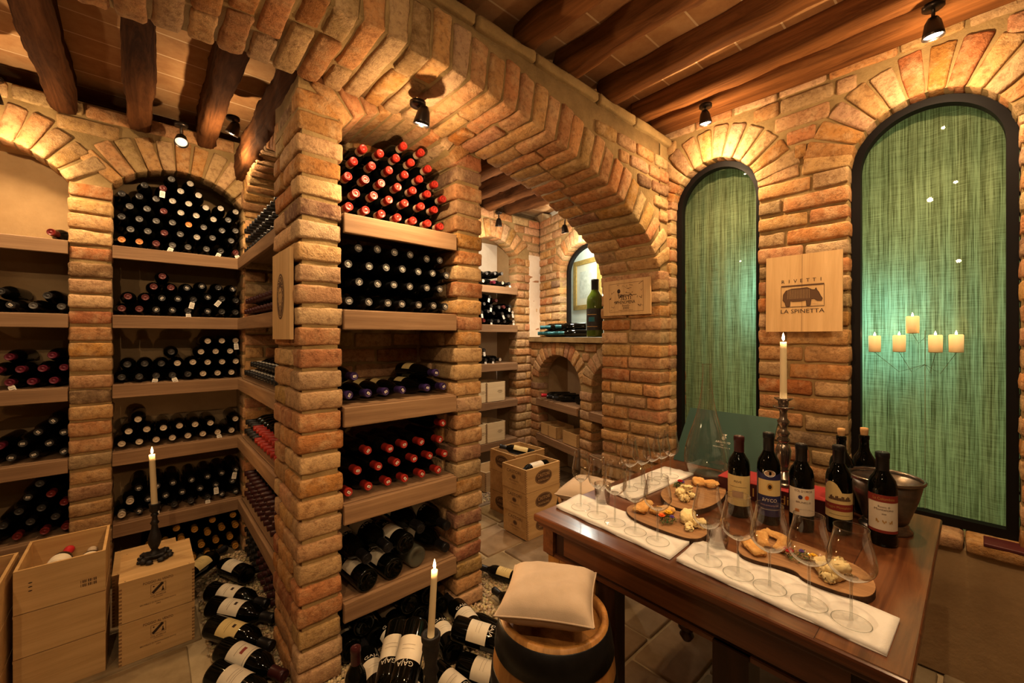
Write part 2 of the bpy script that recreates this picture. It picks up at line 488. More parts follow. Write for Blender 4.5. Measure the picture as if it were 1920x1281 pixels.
def rbox(mb, c, h, mat, axes=None, r=0.012, amp=0.003, freq=28.0, seg=(5, 3, 3), col=(1, 1, 1), taper=0.0, smooth=True):
    """worn block: rounded, slightly lumpy; taper widens it towards +y (voussoirs)."""
    P, Fc = _boxgrid(*seg)
    h = np.array(h, float)
    r = min(r, h.min() * 0.9)
    # grid lines sit right next to the edges so that the rounding stays tight
    n3 = np.array(seg, float)
    f3 = np.where(n3 >= 3, (h - r) / np.maximum(1 - 2 / n3, 1e-6), h)
    p = np.where(np.abs(P) > 0.999, P * h, P * f3)
    inner = np.clip(p, -(h - r), h - r)
    d = p - inner
    ln = np.linalg.norm(d, axis=1, keepdims=True)
    dn = np.where(ln > 1e-9, d / np.maximum(ln, 1e-9), 0)
    on = (np.abs(P) > 0.999).sum(axis=1, keepdims=True)
    q = np.where(on >= 2, inner + dn * r, p)
    nrm = np.where(np.abs(P) > 0.999, P, 0); nrm = nrm / np.linalg.norm(nrm, axis=1, keepdims=True)
    if amp:
        w = np.zeros(len(q))
        for i in range(4):
            k = RNG.normal(size=3) * freq * (0.5 + 0.5 * i)
            w += np.sin(q @ k + RNG.uniform(0, 6.28)) / (1 + 0.6 * i)
        q = q + nrm * (w * amp * 0.6)[:, None] + RNG.normal(size=q.shape) * amp * 0.25
    if taper:
        q[:, 0] *= 1 + taper * (q[:, 1] / h[1])
    if axes is not None:
        q = q @ np.array(axes)
    mb.add(q + np.array(c), Fc, mat, smooth, col)


BRICKC = [((0.52, 0.305, 0.14), 6), ((0.50, 0.255, 0.105), 5), ((0.44, 0.195, 0.075), 1.9), ((0.56, 0.37, 0.20), 4), ((0.47, 0.31, 0.165), 2), ((0.29, 0.175, 0.10), 0.8)]
_bw = np.array([w for _, w in BRICKC]); _bw = _bw / _bw.sum()


def bcol(lim=1.0):
    c = np.array(BRICKC[RNG.choice(len(BRICKC), p=_bw)][0])
    c = c * RNG.uniform(0.82, 1.18) * lim
    return tuple(np.clip(c + RNG.normal(size=3) * 0.012, 0.02, 0.9))


_TXT = {}


def text_geo(s):
    if s not in _TXT:
        cu = bpy.data.curves.new('lettering', 'FONT')
        cu.body = s; cu.size = 1.0; cu.align_x = 'CENTER'; cu.align_y = 'CENTER'; cu.resolution_u = 2
        ob = bpy.data.objects.new('lettering', cu)
        COL.objects.link(ob)
        dg = bpy.context.evaluated_depsgraph_get(); dg.update()
        me = bpy.data.meshes.new_from_object(ob.evaluated_get(dg))
        V = np.array([v.co[:] for v in me.vertices]).reshape(-1, 3)
        Fc = [tuple(p.vertices) for p in me.polygons]
        bpy.data.objects.remove(ob); bpy.data.curves.remove(cu); bpy.data.meshes.remove(me)
        _TXT[s] = (V, Fc)
    return _TXT[s]


def flat_text(mb, s, size, T, mat, width=None, bold=0.0):
    """T maps local x right, y up, z out of the surface."""
    V, Fc = text_geo(s)
    if not len(V): return
    w = V[:, 0].max() - V[:, 0].min()
    sx = size if width is None else width / w
    Q = V.copy(); Q[:, 0] = (Q[:, 0] - (V[:, 0].max() + V[:, 0].min()) / 2) * sx; Q[:, 1] *= size; Q[:, 2] = 0
    mb.add(Q, Fc, mat, False, (1, 1, 1), T)


def wrap_text(mb, s, size, r, zc, mat, ang=-PI / 2, width=None, flip=False):
    """lettering bent round a bottle of radius r, centred at height zc on the side that faces angle ang."""
    V, Fc = text_geo(s)
    if not len(V): return
    w = V[:, 0].max() - V[:, 0].min()
    sx = size if width is None else width / w
    x = (V[:, 0] - (V[:, 0].max() + V[:, 0].min()) / 2) * sx
    y = V[:, 1] * size
    if flip: x, y = -x, -y
    a = ang + x / r
    mb.add(np.stack([r * np.cos(a), r * np.sin(a), zc + y], 1), Fc, mat)


def wrap_patch(mb, r, z0, z1, half, mat, ang=-PI / 2, seg=14, top=None):
    """label paper bent round a bottle; top(t) may raise the upper edge, t in -1..1."""
    v, f = [], []
    for i in range(seg + 1):
        t = 2 * i / seg - 1
        a = ang + half * t
        zt = z1 + (top(t) if top else 0)
        v += [(r * math.cos(a), r * math.sin(a), z0), (r * math.cos(a), r * math.sin(a), zt)]
        if i: f.append((2 * i - 2, 2 * i, 2 * i + 1, 2 * i - 1))
    mb.add(v, f, mat, True)


def frame_T(o, x, y):
    x = Vector(x).normalized(); y = Vector(y).normalized(); z = x.cross(y)
    T = Matrix((x, y, z)).transposed().to_4x4(); T.translation = Vector(o)
    return T
# ------------------------------------------------------------------ brick walls
PITCH = 0.088


def pier(name, x0, x1, y0, y1, z0, z1, inset=0.014, longX=False):
    """square brick pier: each course is cut into bricks across the pier, over a mortar core."""
    mb = MB()
    mb.box(x0 + inset, x1 - inset, y0 + inset, y1 - inset, z0, z1, 'mortar')
    n = max(1, round((z1 - z0) / PITCH)); p = (z1 - z0) / n
    W = x1 - x0
    for i in range(n):
        z = z0 + (i + 0.5) * p
        D = y1 - y0
        first = RNG.choice([0.11, 0.23]) if i % 2 else RNG.choice([0.13, 0.25])
        cuts = [0.0]
        while cuts[-1] < D - 0.08:
            cuts.append(cuts[-1] + (first if len(cuts) == 1 else RNG.uniform(0.2, 0.26)))
        cuts[-1] = D
        if len(cuts) > 2 and cuts[-1] - cuts[-2] < 0.07: cuts.pop(-2)
        for a, b in zip(cuts[:-1], cuts[1:]):
            hx = W / 2 + RNG.uniform(-0.001, 0.007)
            jz = RNG.uniform(-0.003, 0.003)
            rbox(mb, ((x0 + x1) / 2 + RNG.uniform(-0.003, 0.003), y0 + (a + b) / 2, z + jz), (hx, (b - a) / 2 - 0.005, p / 2 - RNG.uniform(0.005, 0.0095)),
                 'brick', r=0.010, amp=0.0035, seg=(6, 6, 4), col=bcol())
    return struct(mb, name)


class Panel:
    """brick wall in a vertical plane: o is a point of the face, ax runs along it, nrm points out of it."""

    def __init__(s, o, ax, nrm, x0, x1, z0, z1, opens=(), thick=0.12, ring=0.19, depth=0.11, inset=0.012):
        s.o, s.ax, s.nrm = Vector(o), Vector(ax).normalized(), Vector(nrm).normalized()
        s.x0, s.x1, s.z0, s.z1, s.opens, s.thick, s.ring, s.depth, s.inset = x0, x1, z0, z1, opens, thick, ring, depth, inset
        s.mb = MB()
        s.T = Matrix((s.ax, -s.nrm, Vector((0, 0, 1)))).transposed().to_4x4(); s.T.translation = s.o
        s.A = [list(s.ax), list(-s.nrm), [0, 0, 1]]

    def top(s, op, x, grow=0.0):
        c, h, zb, zs, rise = op[:5]
        t = min(1.0, abs(x - c) / (h + grow))
        if op[5:] and op[5] == 'seg':            # circular segment
            R = ((h) ** 2 + rise ** 2) / (2 * rise)
            if abs(x - c) > h + grow: return zs
            return zs + rise - R + math.sqrt(max(0, (R + grow) ** 2 - (x - c) ** 2))
        return zs + (rise + grow) * math.sqrt(max(0, 1 - t * t))

    def mortar(s, step=0.02):
        xs = list(np.arange(s.x0, s.x1, step)) + [s.x1]
        for c, h, *_ in s.opens: xs += [c - h, c + h]
        xs = sorted(set(round(x, 5) for x in xs if s.x0 - 1e-6 <= x <= s.x1 + 1e-6))
        i0, t = s.inset, s.thick
        for a, b in zip(xs[:-1], xs[1:]):
            m = (a + b) / 2
            runs = [(s.z0, s.z0, s.z1, s.z1)]
            for op in s.opens:
                c, h = op[:2]
                if c - h <= m <= c + h:
                    ta, tb = s.top(op, a), s.top(op, b)
                    runs = ([(s.z0, s.z0, op[2], op[2])] if op[2] > s.z0 + 1e-4 else []) + [(ta, tb, s.z1, s.z1)]
            for za, zb, za1, zb1 in runs:
                s.mb.add([(a, i0, za), (b, i0, zb), (b, i0, zb1), (a, i0, za1), (a, t, za), (b, t, zb), (b, t, zb1), (a, t, za1)],
                         [(0, 1, 2, 3), (5, 4, 7, 6), (0, 4, 5, 1), (3, 2, 6, 7), (0, 3, 7, 4), (1, 5, 6, 2)], 'mortar', False, (1, 1, 1), s.T)

    def brick(s, xc, zc, hx, hz, rot=0.0, seg=(6, 4, 4), taper=0.0, lim=1.0, depth=None):
        dep = depth or s.depth
        ex, ez = s.ax, Vector((0, 0, 1))
        ca, sa = math.cos(rot), math.sin(rot)
        e1 = ex * ca + ez * sa; e2 = -ex * sa + ez * ca
        c = s.o + s.ax * xc + ez * zc - s.nrm * (dep / 2 + RNG.uniform(-0.004, 0.003))
        rbox(s.mb, c, (hx, hz, dep / 2), 'brick', axes=[list(e1), list(e2), list(e1.cross(e2))], r=0.010, amp=0.0035, seg=seg, col=bcol(lim), taper=taper)

    def rings(s, n=None, lo=0.0):
        for op in s.opens:
            c, h, zb, zs, rise = op[:5]
            P = [(c - h + 2 * h * i / 200, 0) for i in range(201)]
            P = [(x, s.top(op, x)) for x, _ in P]
            L = [0]
            for p, q in zip(P[:-1], P[1:]): L.append(L[-1] + math.hypot(q[0] - p[0], q[1] - p[1]))
            ang = 2 * math.asin(min(1, h / ((h * h + rise * rise) / (2 * rise)))) if op[5:] else PI
            Lm = L[-1] + s.ring / 2 * ang
            k = max(3, round(Lm / 0.082)); tp = 0.8 * s.ring / 2 * ang / Lm
            for i in range(k):
                l = (i + 0.5) / k * L[-1]
                j = int(np.searchsorted(L, l)); j = min(max(j, 2), 198)
                dx, dz = P[j + 2][0] - P[j - 2][0], P[j + 2][1] - P[j - 2][1]
                ln = math.hypot(dx, dz); nx, nz = -dz / ln, dx / ln
                R = s.ring * RNG.uniform(0.92, 1.06)
                px = P[j][0] + nx * (R / 2 - 0.004); pz = P[j][1] + nz * (R / 2 - 0.004)
                if pz + R * 0.45 > s.z1 + 0.06: continue
                s.brick(px, pz, Lm / k / 2 - 0.006, R / 2, rot=math.atan2(dz, dx), taper=tp, depth=s.thick + 0.004)

    def courses(s, zmax=None, lens=(0.2, 0.27), lim=1.0):
        zmax = zmax or s.z1
        n = max(1, round((zmax - s.z0) / PITCH)); p = (zmax - s.z0) / n
        for i in range(n):
            z = s.z0 + (i + 0.5) * p
            free = [(s.x0, s.x1)]
            for op in s.opens:
                c, h, zb, zs, rise = op[:5]
                if z + p * 0.3 < zb: continue
                w = 0
                if z < zs - 0.01: w = h
                else:                                   # outside the outer curve of the ring
                    lo = z - p * 0.35
                    for x in np.linspace(0, h + s.ring, 60):
                        if s.top(op, c + x, s.ring) > lo and x <= h + s.ring: w = x
                    if z < zs + 0.05: w = max(w, h)
                    if lo > zs + rise + s.ring: w = 0
                if w <= 0: continue
                nf = []
                for a, b in free:
                    if c + w <= a or c - w >= b: nf.append((a, b)); continue
                    if c - w - a > 0.03: nf.append((a, c - w))
                    if b - c - w > 0.03: nf.append((c + w, b))
                free = nf
            for a, b in free:
                x = a
                first = True
                while x < b - 0.02:
                    L = RNG.uniform(*lens)
                    if first and i % 2: L *= 0.55
                    if first and b - a < 0.30: L = b - a if (b - a < 0.24 or RNG.uniform() < 0.45) else (b - a) * RNG.uniform(0.4, 0.6)
                    first = False
                    e = min(b, x + L)
                    if b - e < 0.07: e = b
                    if e - x > 0.025:
                        gl = 0.006 if x > a + 1e-6 else -0.003; gr = 0.006 if e < b - 1e-6 else -0.003
                        s.brick((x + gl + e - gr) / 2, z + RNG.uniform(-0.003, 0.003), (e - x - gl - gr) / 2, p / 2 - RNG.uniform(0.005, 0.0095), lim=lim)
                    x = e
        return s


# camera
cam = bpy.data.cameras.new('camera')
cam.sensor_width = 36.0; cam.sensor_fit = 'HORIZONTAL'
cam.lens = FPX / 1920 * 36.0
cam.shift_y = -(640.5 - HVP) / 1920
cam.clip_start = 0.02; cam.clip_end = 60
camo = bpy.data.objects.new('camera', cam)
COL.objects.link(camo)
Fw, Rt, Up = Vector((CA, SA, 0)), Vector((SA, -CA, 0)), Vector((0, 0, 1))
camo.matrix_world = Matrix((Rt, Up, -Fw)).transposed().to_4x4()
camo.location = (0, 0, EYE)
SC.camera = camo

YN = 3.30            # front plane of the niche walls
ZC = 2.88            # ceiling
NICHE_Z = [1.98, 1.578, 1.175, 0.785, 0.37]
ISL_Z = [1.985, 1.57, 1.15, 0.73, 0.31]

# ---- back wall with its arched niches
OP_A = (-0.63, 0.325, 0.0, 2.31, 0.17, 'seg')
OP_B = (0.183, 0.321, 0.0, 2.33, 0.155, 'seg')
OP_F = (2.69, 0.326, 0.0, 2.33, 0.155, 'seg')
w = Panel((0, YN, 0), (1, 0, 0), (0, -1, 0), -1.75, 3.36, 0.0, 2.76, [OP_A, OP_B, (1.0, 0.36, 0.0, 2.6, 0.12, 'seg'), OP_F], thick=0.14, depth=0.14)
w.mortar(0.03); w.rings(); w.courses()
struct(w.mb, 'wall_back')
mb = MB()
mb.box(-1.75, 0.62, 3.66, 3.76, 0, 2.9, 'plaster')
mb.box(1.7, 3.3, 3.66, 3.76, 0, 2.9, 'pale_plaster')
for a, b in ((-1.2, -0.955), (-0.293, -0.15), (0.516, 0.62), (2.1, 2.352), (3.03, 3.3)):
    mb.box(a, b, 3.43, 3.68, 0, 2.6, 'plaster')
mb.box(-1.75, 3.3, 3.42, 3.7, 2.50, 2.6, 'plaster')
struct(mb, 'wall_niche')
mb = MB()
mb.box(3.20, 3.42, YN - 0.005, YN + 0.1, 1.45, 2.36, 'pale_plaster')
struct(mb, 'wall_strip')

# ---- the wide basket-handle arch that crosses the cellar
AX, AW, AZ, AB, AYF, AYR = 0.5, 1.99, 1.80, 0.70, 1.35, 1.82


def archz(x, g=0.0):
    t = (x - AX) / (AW + g)
    return AZ + (AB + g) * math.sqrt(max(0.0, 1 - t * t))


mb = MB()
xs = [AX + AW * math.cos(PI * i / 120) for i in range(121)][::-1]
for a, b in zip(xs[:-1], xs[1:]):
    za, zb = archz(a) + 0.014, archz(b) + 0.014
    y0, y1 = AYF + 0.016, AYR - 0.016
    mb.add([(a, y0, za), (b, y0, zb), (b, y0, 2.78), (a, y0, 2.78), (a, y1, za), (b, y1, zb), (b, y1, 2.78), (a, y1, 2.78)],
           [(0, 1, 2, 3), (5, 4, 7, 6), (0, 4, 5, 1), (3, 2, 6, 7)], 'mortar', True)
mb.box(AX + AW + 0.016, 3.1, AYF + 0.016, AYR - 0.016, 1.8, 2.78, 'mortar')
mb.box(AX - AW - 0.6, AX - AW + 0.01, AYF + 0.016, AYR - 0.016, 0, 2.78, 'mortar')
TH = [PI * i / 2000 for i in range(2001)]
PT = [(AX + AW * math.cos(t), AZ + AB * math.sin(t)) for t in TH]
LL = [0.0]
for p, q in zip(PT[:-1], PT[1:]): LL.append(LL[-1] + math.hypot(q[0] - p[0], q[1] - p[1]))
NV = round(LL[-1] / 0.088)
for i in range(NV):
    l = (i + 0.5) / NV * LL[-1]
    j = int(np.searchsorted(LL, l)); j = min(max(j, 3), 1997)
    dx, dz = PT[j - 3][0] - PT[j + 3][0], PT[j - 3][1] - PT[j + 3][1]
    ln = math.hypot(dx, dz); tx, tz = dx / ln, dz / ln
    nx, nz = -tz, tx
    if nz < 0: nx, nz = -nx, -nz
    if PT[j][1] < 1.87: nx, nz = (1 if PT[j][0] > AX else -1), 0.0
    cut = RNG.choice([0.5, 0.36, 0.64, 1.0], p=[0.35, 0.25, 0.25, 0.15])
    D = AYR - AYF
    parts = [(0, D * cut), (D * cut, D)] if cut < 1 else [(0, D)]
    for a, b in parts:
        R = 0.205 * RNG.uniform(0.95, 1.04) if a == 0 else 0.2
        jit = RNG.uniform(-0.006, 0.006)
        c = (PT[j][0] + nx * (R / 2 + jit), AYF + (a + b) / 2 + RNG.uniform(-0.004, 0.004), PT[j][1] + nz * (R / 2 + jit))
        rbox(mb, c, (LL[-1] / NV / 2 - 0.005, R / 2, (b - a) / 2 - 0.005), 'brick', axes=[[tx, 0, tz], [nx, 0, nz], [0, -1, 0] if nx * tz - nz * tx > 0 else [0, 1, 0]],
             r=0.012, amp=0.004, seg=(4, 5, 7), col=bcol(), taper=0.05)
# spandrel courses and the pale band that carries the beams
for i, z in enumerate(np.arange(2.06, 2.66, 0.088)):
    for side in (1,):
        x = 2.62 - (0.08 if i % 2 else 0)
        xe = AX
        for q in np.arange(AX, 2.62, 0.01):
            if archz(q, 0.225) > z - 0.035 and q < AX + AW + 0.2: xe = q
        if xe > 2.55: continue
        e = 2.60
        while e > xe + 0.05:
            Lb = RNG.uniform(0.17, 0.25); s0 = max(xe, e - Lb)
            rbox(mb, ((s0 + e) / 2, AYF + 0.055, z), ((e - s0) / 2 - 0.006, 0.055, 0.035), 'brick', r=0.015, amp=0.0035, seg=(5, 3, 3), col=bcol())
            e = s0
x = -1.4
while x < 2.55:
    L = RNG.uniform(0.25, 0.5)
    rbox(mb, (x + L / 2, AYF + 0.04, 2.735), (L / 2 - 0.004, 0.052, 0.026), 'mortar', r=0.012, amp=0.004, seg=(8, 3, 3))
    rbox(mb, (x + L / 2, AYR - 0.04, 2.735), (L / 2 - 0.004, 0.052, 0.026), 'mortar', r=0.012, amp=0.004, seg=(8, 3, 3))
    x += L
struct(mb, 'wall_arch')
pier('wall_jamb', AX + AW, 2.93, AYF, AYR, 0, 1.84)
pier('wall_jamb_west', AX - AW - 0.5, AX - AW, AYF, AYR, 0, 1.84)

# ---- the free-standing shelf block: two piers, little arch, brick back
XA0, XA1, XB0, XB1 = 0.464, 0.632, 1.219, 1.385
pier('wall_pier', XA0, XA1, 1.80, 2.22, 0, 2.46)
pier('wall_pier', XB0, XB1, 1.80, 2.22, 0, 2.44)
w = Panel((0, 1.80, 0), (1, 0, 0), (0, -1, 0), XA0, XB1, 2.36, 2.78, [((XA1 + XB0) / 2, (XB0 - XA1) / 2, 2.3, 2.36, 0.13, 'seg')], thick=0.40, depth=0.38, ring=0.18)
w.mortar(0.03); w.rings(); w.courses()
struct(w.mb, 'wall_bay_arch')
w = Panel((0, 2.195, 0), (1, 0, 0), (0, -1, 0), XA1 - 0.02, XB1, 0, 2.7, [], thick=0.08, depth=0.07)
w.mortar(0.2); w.courses()
struct(w.mb, 'wall_bay_back')
mb = MB(); mb.box(XB1 - 0.18, XB1 - 0.01, 2.2, 3.4, 0, 2.78, 'plaster'); mb.box(0.86, 0.93, 2.30, 3.4, 0, 2.78, 'plaster')
struct(mb, 'wall_block_side')
# side bay between the near pier and the back corner: brick return and arch face
w = Panel((XA0 + 0.03, 0, 0), (0, -1, 0), (-1, 0, 0), -3.32, -2.20, 2.30, 2.78, [(-2.76, 0.52, 2.0, 2.30, 0.20, 'seg')], thick=0.2, depth=0.15, ring=0.17)
w.mortar(0.03); w.rings(); w.courses()
struct(w.mb, 'wall_side_arch')
w = Panel((0, 3.285, 0), (1, 0, 0), (0, -1, 0), 0.515, 0.86, 0, 2.6, [], thick=0.08, depth=0.08)
w.mortar(0.2); w.courses()
struct(w.mb, 'wall_side_return')

# ---- window wall
XW = 2.60
W1 = (-1.08, 0.262, 0.60, 2.27, 0.275)
W2 = (-0.15, 0.272, 0.60, 2.27, 0.275)
w = Panel((XW, 0, 0), (0, -1, 0), (-1, 0, 0), -1.42, 0.75, 0.60, 2.84, [W1, W2], thick=0.13, depth=0.13, ring=0.2)
w.mortar(0.02); w.rings(); w.courses()
struct(w.mb, 'wall_window')
mb = MB()
mb.box(XW - 0.03, XW + 0.3, -2.2, 1.36, 0, 0.555, 'plaster')
y = -0.9
while y < 1.3:
    L = RNG.uniform(0.2, 0.3)
    rbox(mb, (XW + 0.03, y + L / 2, 0.58), (0.085, L / 2 - 0.004, 0.028), 'brick', r=0.012, amp=0.003, seg=(4, 6, 3), col=bcol())
    y += L
struct(mb, 'wall_window_base')
mb = MB(); rbox(mb, (XW - .005, -.42, .6065), (.05, .40, .008), 'maroon_sill', r=.004, amp=.001, seg=(3, 12, 3)); struct(mb, 'trim_2')
mb = MB(); mb.box(XW, XW + 0.3, -2.2, -0.75, 0.5, 2.9, 'plaster'); struct(mb, 'wall_window_end')


def arched(c, h, zb, zs, rise, n=40, d=0.0):
    pts = [(c - h + d, zb + d), (c + h - d, zb + d)]
    for i in range(n + 1):
        t = PI * i / n
        pts.append((c + (h - d) * math.cos(t), zs + (rise - d) * math.sin(t)))
    return pts


def window(name, op, X):
    c, h, zb, zs, rise = op
    root = thing(name, 'x', 'x')
    del root['label'], root['category']; root['kind'] = 'structure'
    outer, inner = arched(c, h - 0.004, zb + 0.01, zs, rise - 0.004), arched(c, h, zb + 0.01, zs, rise, d=0.038)
    fr = MB(); n = len(outer)
    v = []
    for pts, xx in ((outer, X), (inner, X), (outer, X + 0.05), (inner, X + 0.05)):
        v += [(xx, -p, q) for p, q in pts]
    f = []
    for i in range(n):
        j = (i + 1) % n
        f += [(i, j, n + j, n + i), (2 * n + i, 3 * n + i, 3 * n + j, 2 * n + j), (n + i, n + j, 3 * n + j, 3 * n + i), (i, 2 * n + i, 2 * n + j, j)]
    fr.add(v, f, 'frame')
    fr.build('window_frame', root)
    p = MB(); p.add([(X + 0.025, -a, b) for a, b in arched(c, h, zb + 0.01, zs, rise, d=0.034)], [tuple(range(n))], 'pane')
    p.build('pane', root)
    return root


window('window_1', W1, XW + 0.075)
window('window_2', W2, XW + 0.075)
for nm, op, lb in (('linen_curtain', W1, 'green linen curtain hanging behind the narrow arched window beside the jamb'), ('linen_curtain', W2, 'green linen curtain behind the larger arched window with candle glow')):
    c, h, zb, zs, rise = op
    mb = MB()
    ny, nz = 60, 30
    v = [(XW + 0.235 + 0.006 * math.sin(j * 0.9 + 0.3 * math.sin(i * 0.4)), -(c - h - 0.1 + (2 * h + 0.2) * j / ny), zb - 0.1 + (zs + rise + 0.2 - zb) * i / nz) for i in range(nz + 1) for j in range(ny + 1)]
    mb.add(v, [(i * (ny + 1) + j, i * (ny + 1) + j + 1, (i + 1) * (ny + 1) + j + 1, (i + 1) * (ny + 1) + j) for i in range(nz) for j in range(ny)], 'linen', True)
    o = mb.build(nm); tag(o, lb, 'curtain')
mb = MB()
mb.box(3.7, 3.8, -1.6, 1.7, 0, 3, 'plaster'); mb.box(2.7, 3.8, -1.7, -1.6, 0, 3, 'plaster'); mb.box(2.95, 3.8, 1.6, 1.7, 0, 3, 'plaster')
struct(mb, 'wall_outside')

# ---- far slanted wall with the little window and its ledge
AXF = Vector((-0.27, -0.963, 0)).normalized()
NRF = Vector((-AXF.y, AXF.x, 0))
if NRF.x > 0: NRF = -NRF
OF = Vector((3.36, 3.30, 0))
w = Panel(OF, AXF, NRF, 0.0, 1.6, 1.45, 2.76, [(0.78, 0.37, 1.45, 2.12, 0.25)], thick=0.13, depth=0.13, ring=0.16)
w.mortar(0.02); w.rings(); w.courses()
struct(w.mb, 'wall_far_window')
w = Panel(OF + NRF * 0.13, AXF, NRF, -0.03, 1.6, 0.0, 1.40, [(0.575, 0.385, 0.0, 0.99, 0.28), (1.49, 0.36, 0.0, 0.99, 0.28)], thick=0.13, depth=0.13, ring=0.14)
w.mortar(0.02); w.rings(); w.courses(lim=0.9)
struct(w.mb, 'wall_far_base')


def FP(s, out, z):
    return OF + AXF * s + NRF * out + Vector((0, 0, z))


def fbox(mb, s0, s1, o0, o1, z0, z1, mat):
    T = Matrix((AXF, NRF, Vector((0, 0, 1)))).transposed().to_4x4(); T.translation = OF
    mb.box(s0, s1, o0, o1, z0, z1, mat, T)


mb = MB(); fbox(mb, -0.06, 1.6, -0.02, 0.165, 1.40, 1.447, 'mortar'); struct(mb, 'trim_1')
mb = MB(); fbox(mb, -0.1, 1.7, -0.36, -0.26, 0, 1.40, 'pale_plaster'); fbox(mb, 0.97, 1.12, -0.3, 0.0, 0, 1.40, 'plaster'); fbox(mb, -0.1, 0.18, -0.3, 0.0, 0, 1.4, 'plaster')
fbox(mb, -0.1, 1.7, -0.3, 0.0, 1.30, 1.40, 'plaster'); fbox(mb, -0.16, 0.03, -0.32, -0.015, 1.40, 2.85, 'plaster')
struct(mb, 'wall_far_niche')
# window_3 and the bright room behind it
root = thing('window_3', 'x', 'x'); del root['label'], root['category']; root['kind'] = 'structure'
TF = Matrix((AXF, NRF, Vector((0, 0, 1)))).transposed().to_4x4(); TF.translation = OF
o_, i_ = arched(0.78, 0.366, 1.45, 2.12, 0.246), arched(0.78, 0.366, 1.45, 2.12, 0.246, d=0.03)
n = len(o_); fr = MB()
v = [(p, -0.09, q) for p, q in o_] + [(p, -0.09, q) for p, q in i_] + [(p, -0.13, q) for p, q in i_]
fr.add(v, [(i, (i + 1) % n, n + (i + 1) % n, n + i) for i in range(n)] + [(n + i, n + (i + 1) % n, 2 * n + (i + 1) % n, 2 * n + i) for i in range(n)], 'frame', T=TF)
fr.build('window_frame', root)
p = MB(); p.add([(a, -0.11, b) for a, b in i_], [tuple(range(n))], 'pane', T=TF); p.build('pane', root)
mb = MB()
fbox(mb, -1.5, 2.2, -1.0, -0.9, 0.8, 2.9, 'white_wall'); fbox(mb, -1.5, -1.45, -0.9, -0.3, 0.8, 2.9, 'white_wall'); fbox(mb, 2.15, 2.2, -0.9, -0.14, 0.8, 2.9, 'white_wall')
fbox(mb, -1.5, 2.2, -0.9, -0.14, 2.8, 2.9, 'white_wall'); fbox(mb, -1.5, 2.2, -0.9, -0.3, 0.8, 0.9, 'white_wall')
struct(mb, 'wall_beyond')
s0, s1, z0, z1 = -0.594, -0.02, 1.81, 2.46
root = thing('framed_picture', 'gilt framed picture on the white wall seen through the little far window', 'picture', FP((s0 + s1) / 2, -0.9, z0))
mb = MB()
for a, b, c, d in ((s0, s1, z0, z0 + 0.06), (s0, s1, z1 - 0.06, z1), (s0, s0 + 0.06, z0, z1), (s1 - 0.06, s1, z0, z1)):
    fbox(mb, a, b, -0.9, -0.868, c, d, 'gilt')
mb.build('picture_frame', root, root.location)
mb = MB(); fbox(mb, s0 + 0.06, s1 - 0.06, -0.9, -0.885, z0 + 0.06, z1 - 0.06, 'mount'); mb.build('mount', root, root.location)
mb = MB(); fbox(mb, s0 + 0.13, s1 - 0.13, -0.886, -0.882, z0 + 0.15, z1 - 0.15, 'sketch'); mb.build('drawing', root, root.location)

# ---- ceiling, beams, outer walls
mb = MB(); mb.box(-2.4, 3.9, -2.3, 3.9, ZC, ZC + 0.1, 'ceil'); struct(mb, 'ceiling')
nb = 0


def beam(x, y0, y1, wd=0.115, zb=2.765, zt=ZC + 0.01, mat='beam', amp=0.009):
    mb = MB()
    rbox(mb, (x, (y0 + y1) / 2, (zb + zt) / 2), (wd / 2, (y1 - y0) / 2, (zt - zb) / 2), mat, r=0.028, amp=amp, freq=9, seg=(5, 40, 5))
    o = mb.build('ceiling_beam'); o['kind'] = 'structure'
    return o


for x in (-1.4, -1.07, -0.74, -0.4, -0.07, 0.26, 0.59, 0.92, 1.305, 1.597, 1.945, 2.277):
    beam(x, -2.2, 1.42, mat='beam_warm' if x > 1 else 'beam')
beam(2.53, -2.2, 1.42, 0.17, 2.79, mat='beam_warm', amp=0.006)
for x in (-1.62, -1.31, -0.97, -0.645, -0.325, -0.017, 0.30):
    beam(x, 1.74, 3.36, 0.105, 2.67)
beam(0.535, 1.78, 3.36, 0.15, 2.50, 2.7, 'beam', 0.012)
for x in (1.5, 1.78, 2.06, 2.34, 2.62, 2.9):
    beam(x, 1.74, 3.36, 0.10, 2.74)
mb = MB(); mb.box(-2.3, -2.2, -2.3, 3.8, 0, 2.9, 'plaster'); struct(mb, 'wall_west')
mb = MB(); mb.box(-2.3, 2.7, -2.3, -2.2, 0, 2.9, 'plaster'); struct(mb, 'wall_south')
mb = MB(); mb.box(-2.3, -1.74, 3.32, 3.5, 0, 2.9, 'plaster'); struct(mb, 'wall_north_west')

# ---- floor of worn flagstones
mb = MB()
mb.box(-2.3, 3.9, -2.3, 3.9, -0.12, -0.012, 'grout')
y = -2.2
row = 0
while y < 3.75:
    d = RNG.choice([0.26, 0.34, 0.42])
    x = -2.2 - RNG.uniform(0, 0.3)
    while x < 3.6:
        L = RNG.uniform(0.28, 0.62)
        x0, x1, y0, y1 = x, x + L, y, y + d
        x += L
        if x0 > 3.1 and y0 > 1.8: continue
        if x1 > 0.26 and x0 < 1.40 and y1 > 1.30: 
            if x0 < 0.22 < x1: x1 = 0.22
            elif x0 < 1.40 < x1: x0 = 1.42
            else: continue
            if x1 - x0 < 0.06: continue
        c = np.array([0.42, 0.32, 0.195]) * RNG.uniform(0.72, 1.15) + RNG.normal(size=3) * 0.012
        rbox(mb, ((x0 + x1) / 2, (y0 + y1) / 2, -0.014), ((x1 - x0) / 2 - 0.009, (y1 - y0) / 2 - 0.009, 0.014), 'stone', r=0.008, amp=0.0022, freq=12, seg=(8, 6, 2), col=tuple(np.clip(c, 0.05, 0.8)))
    y += d
    row += 1
struct(mb, 'floor')

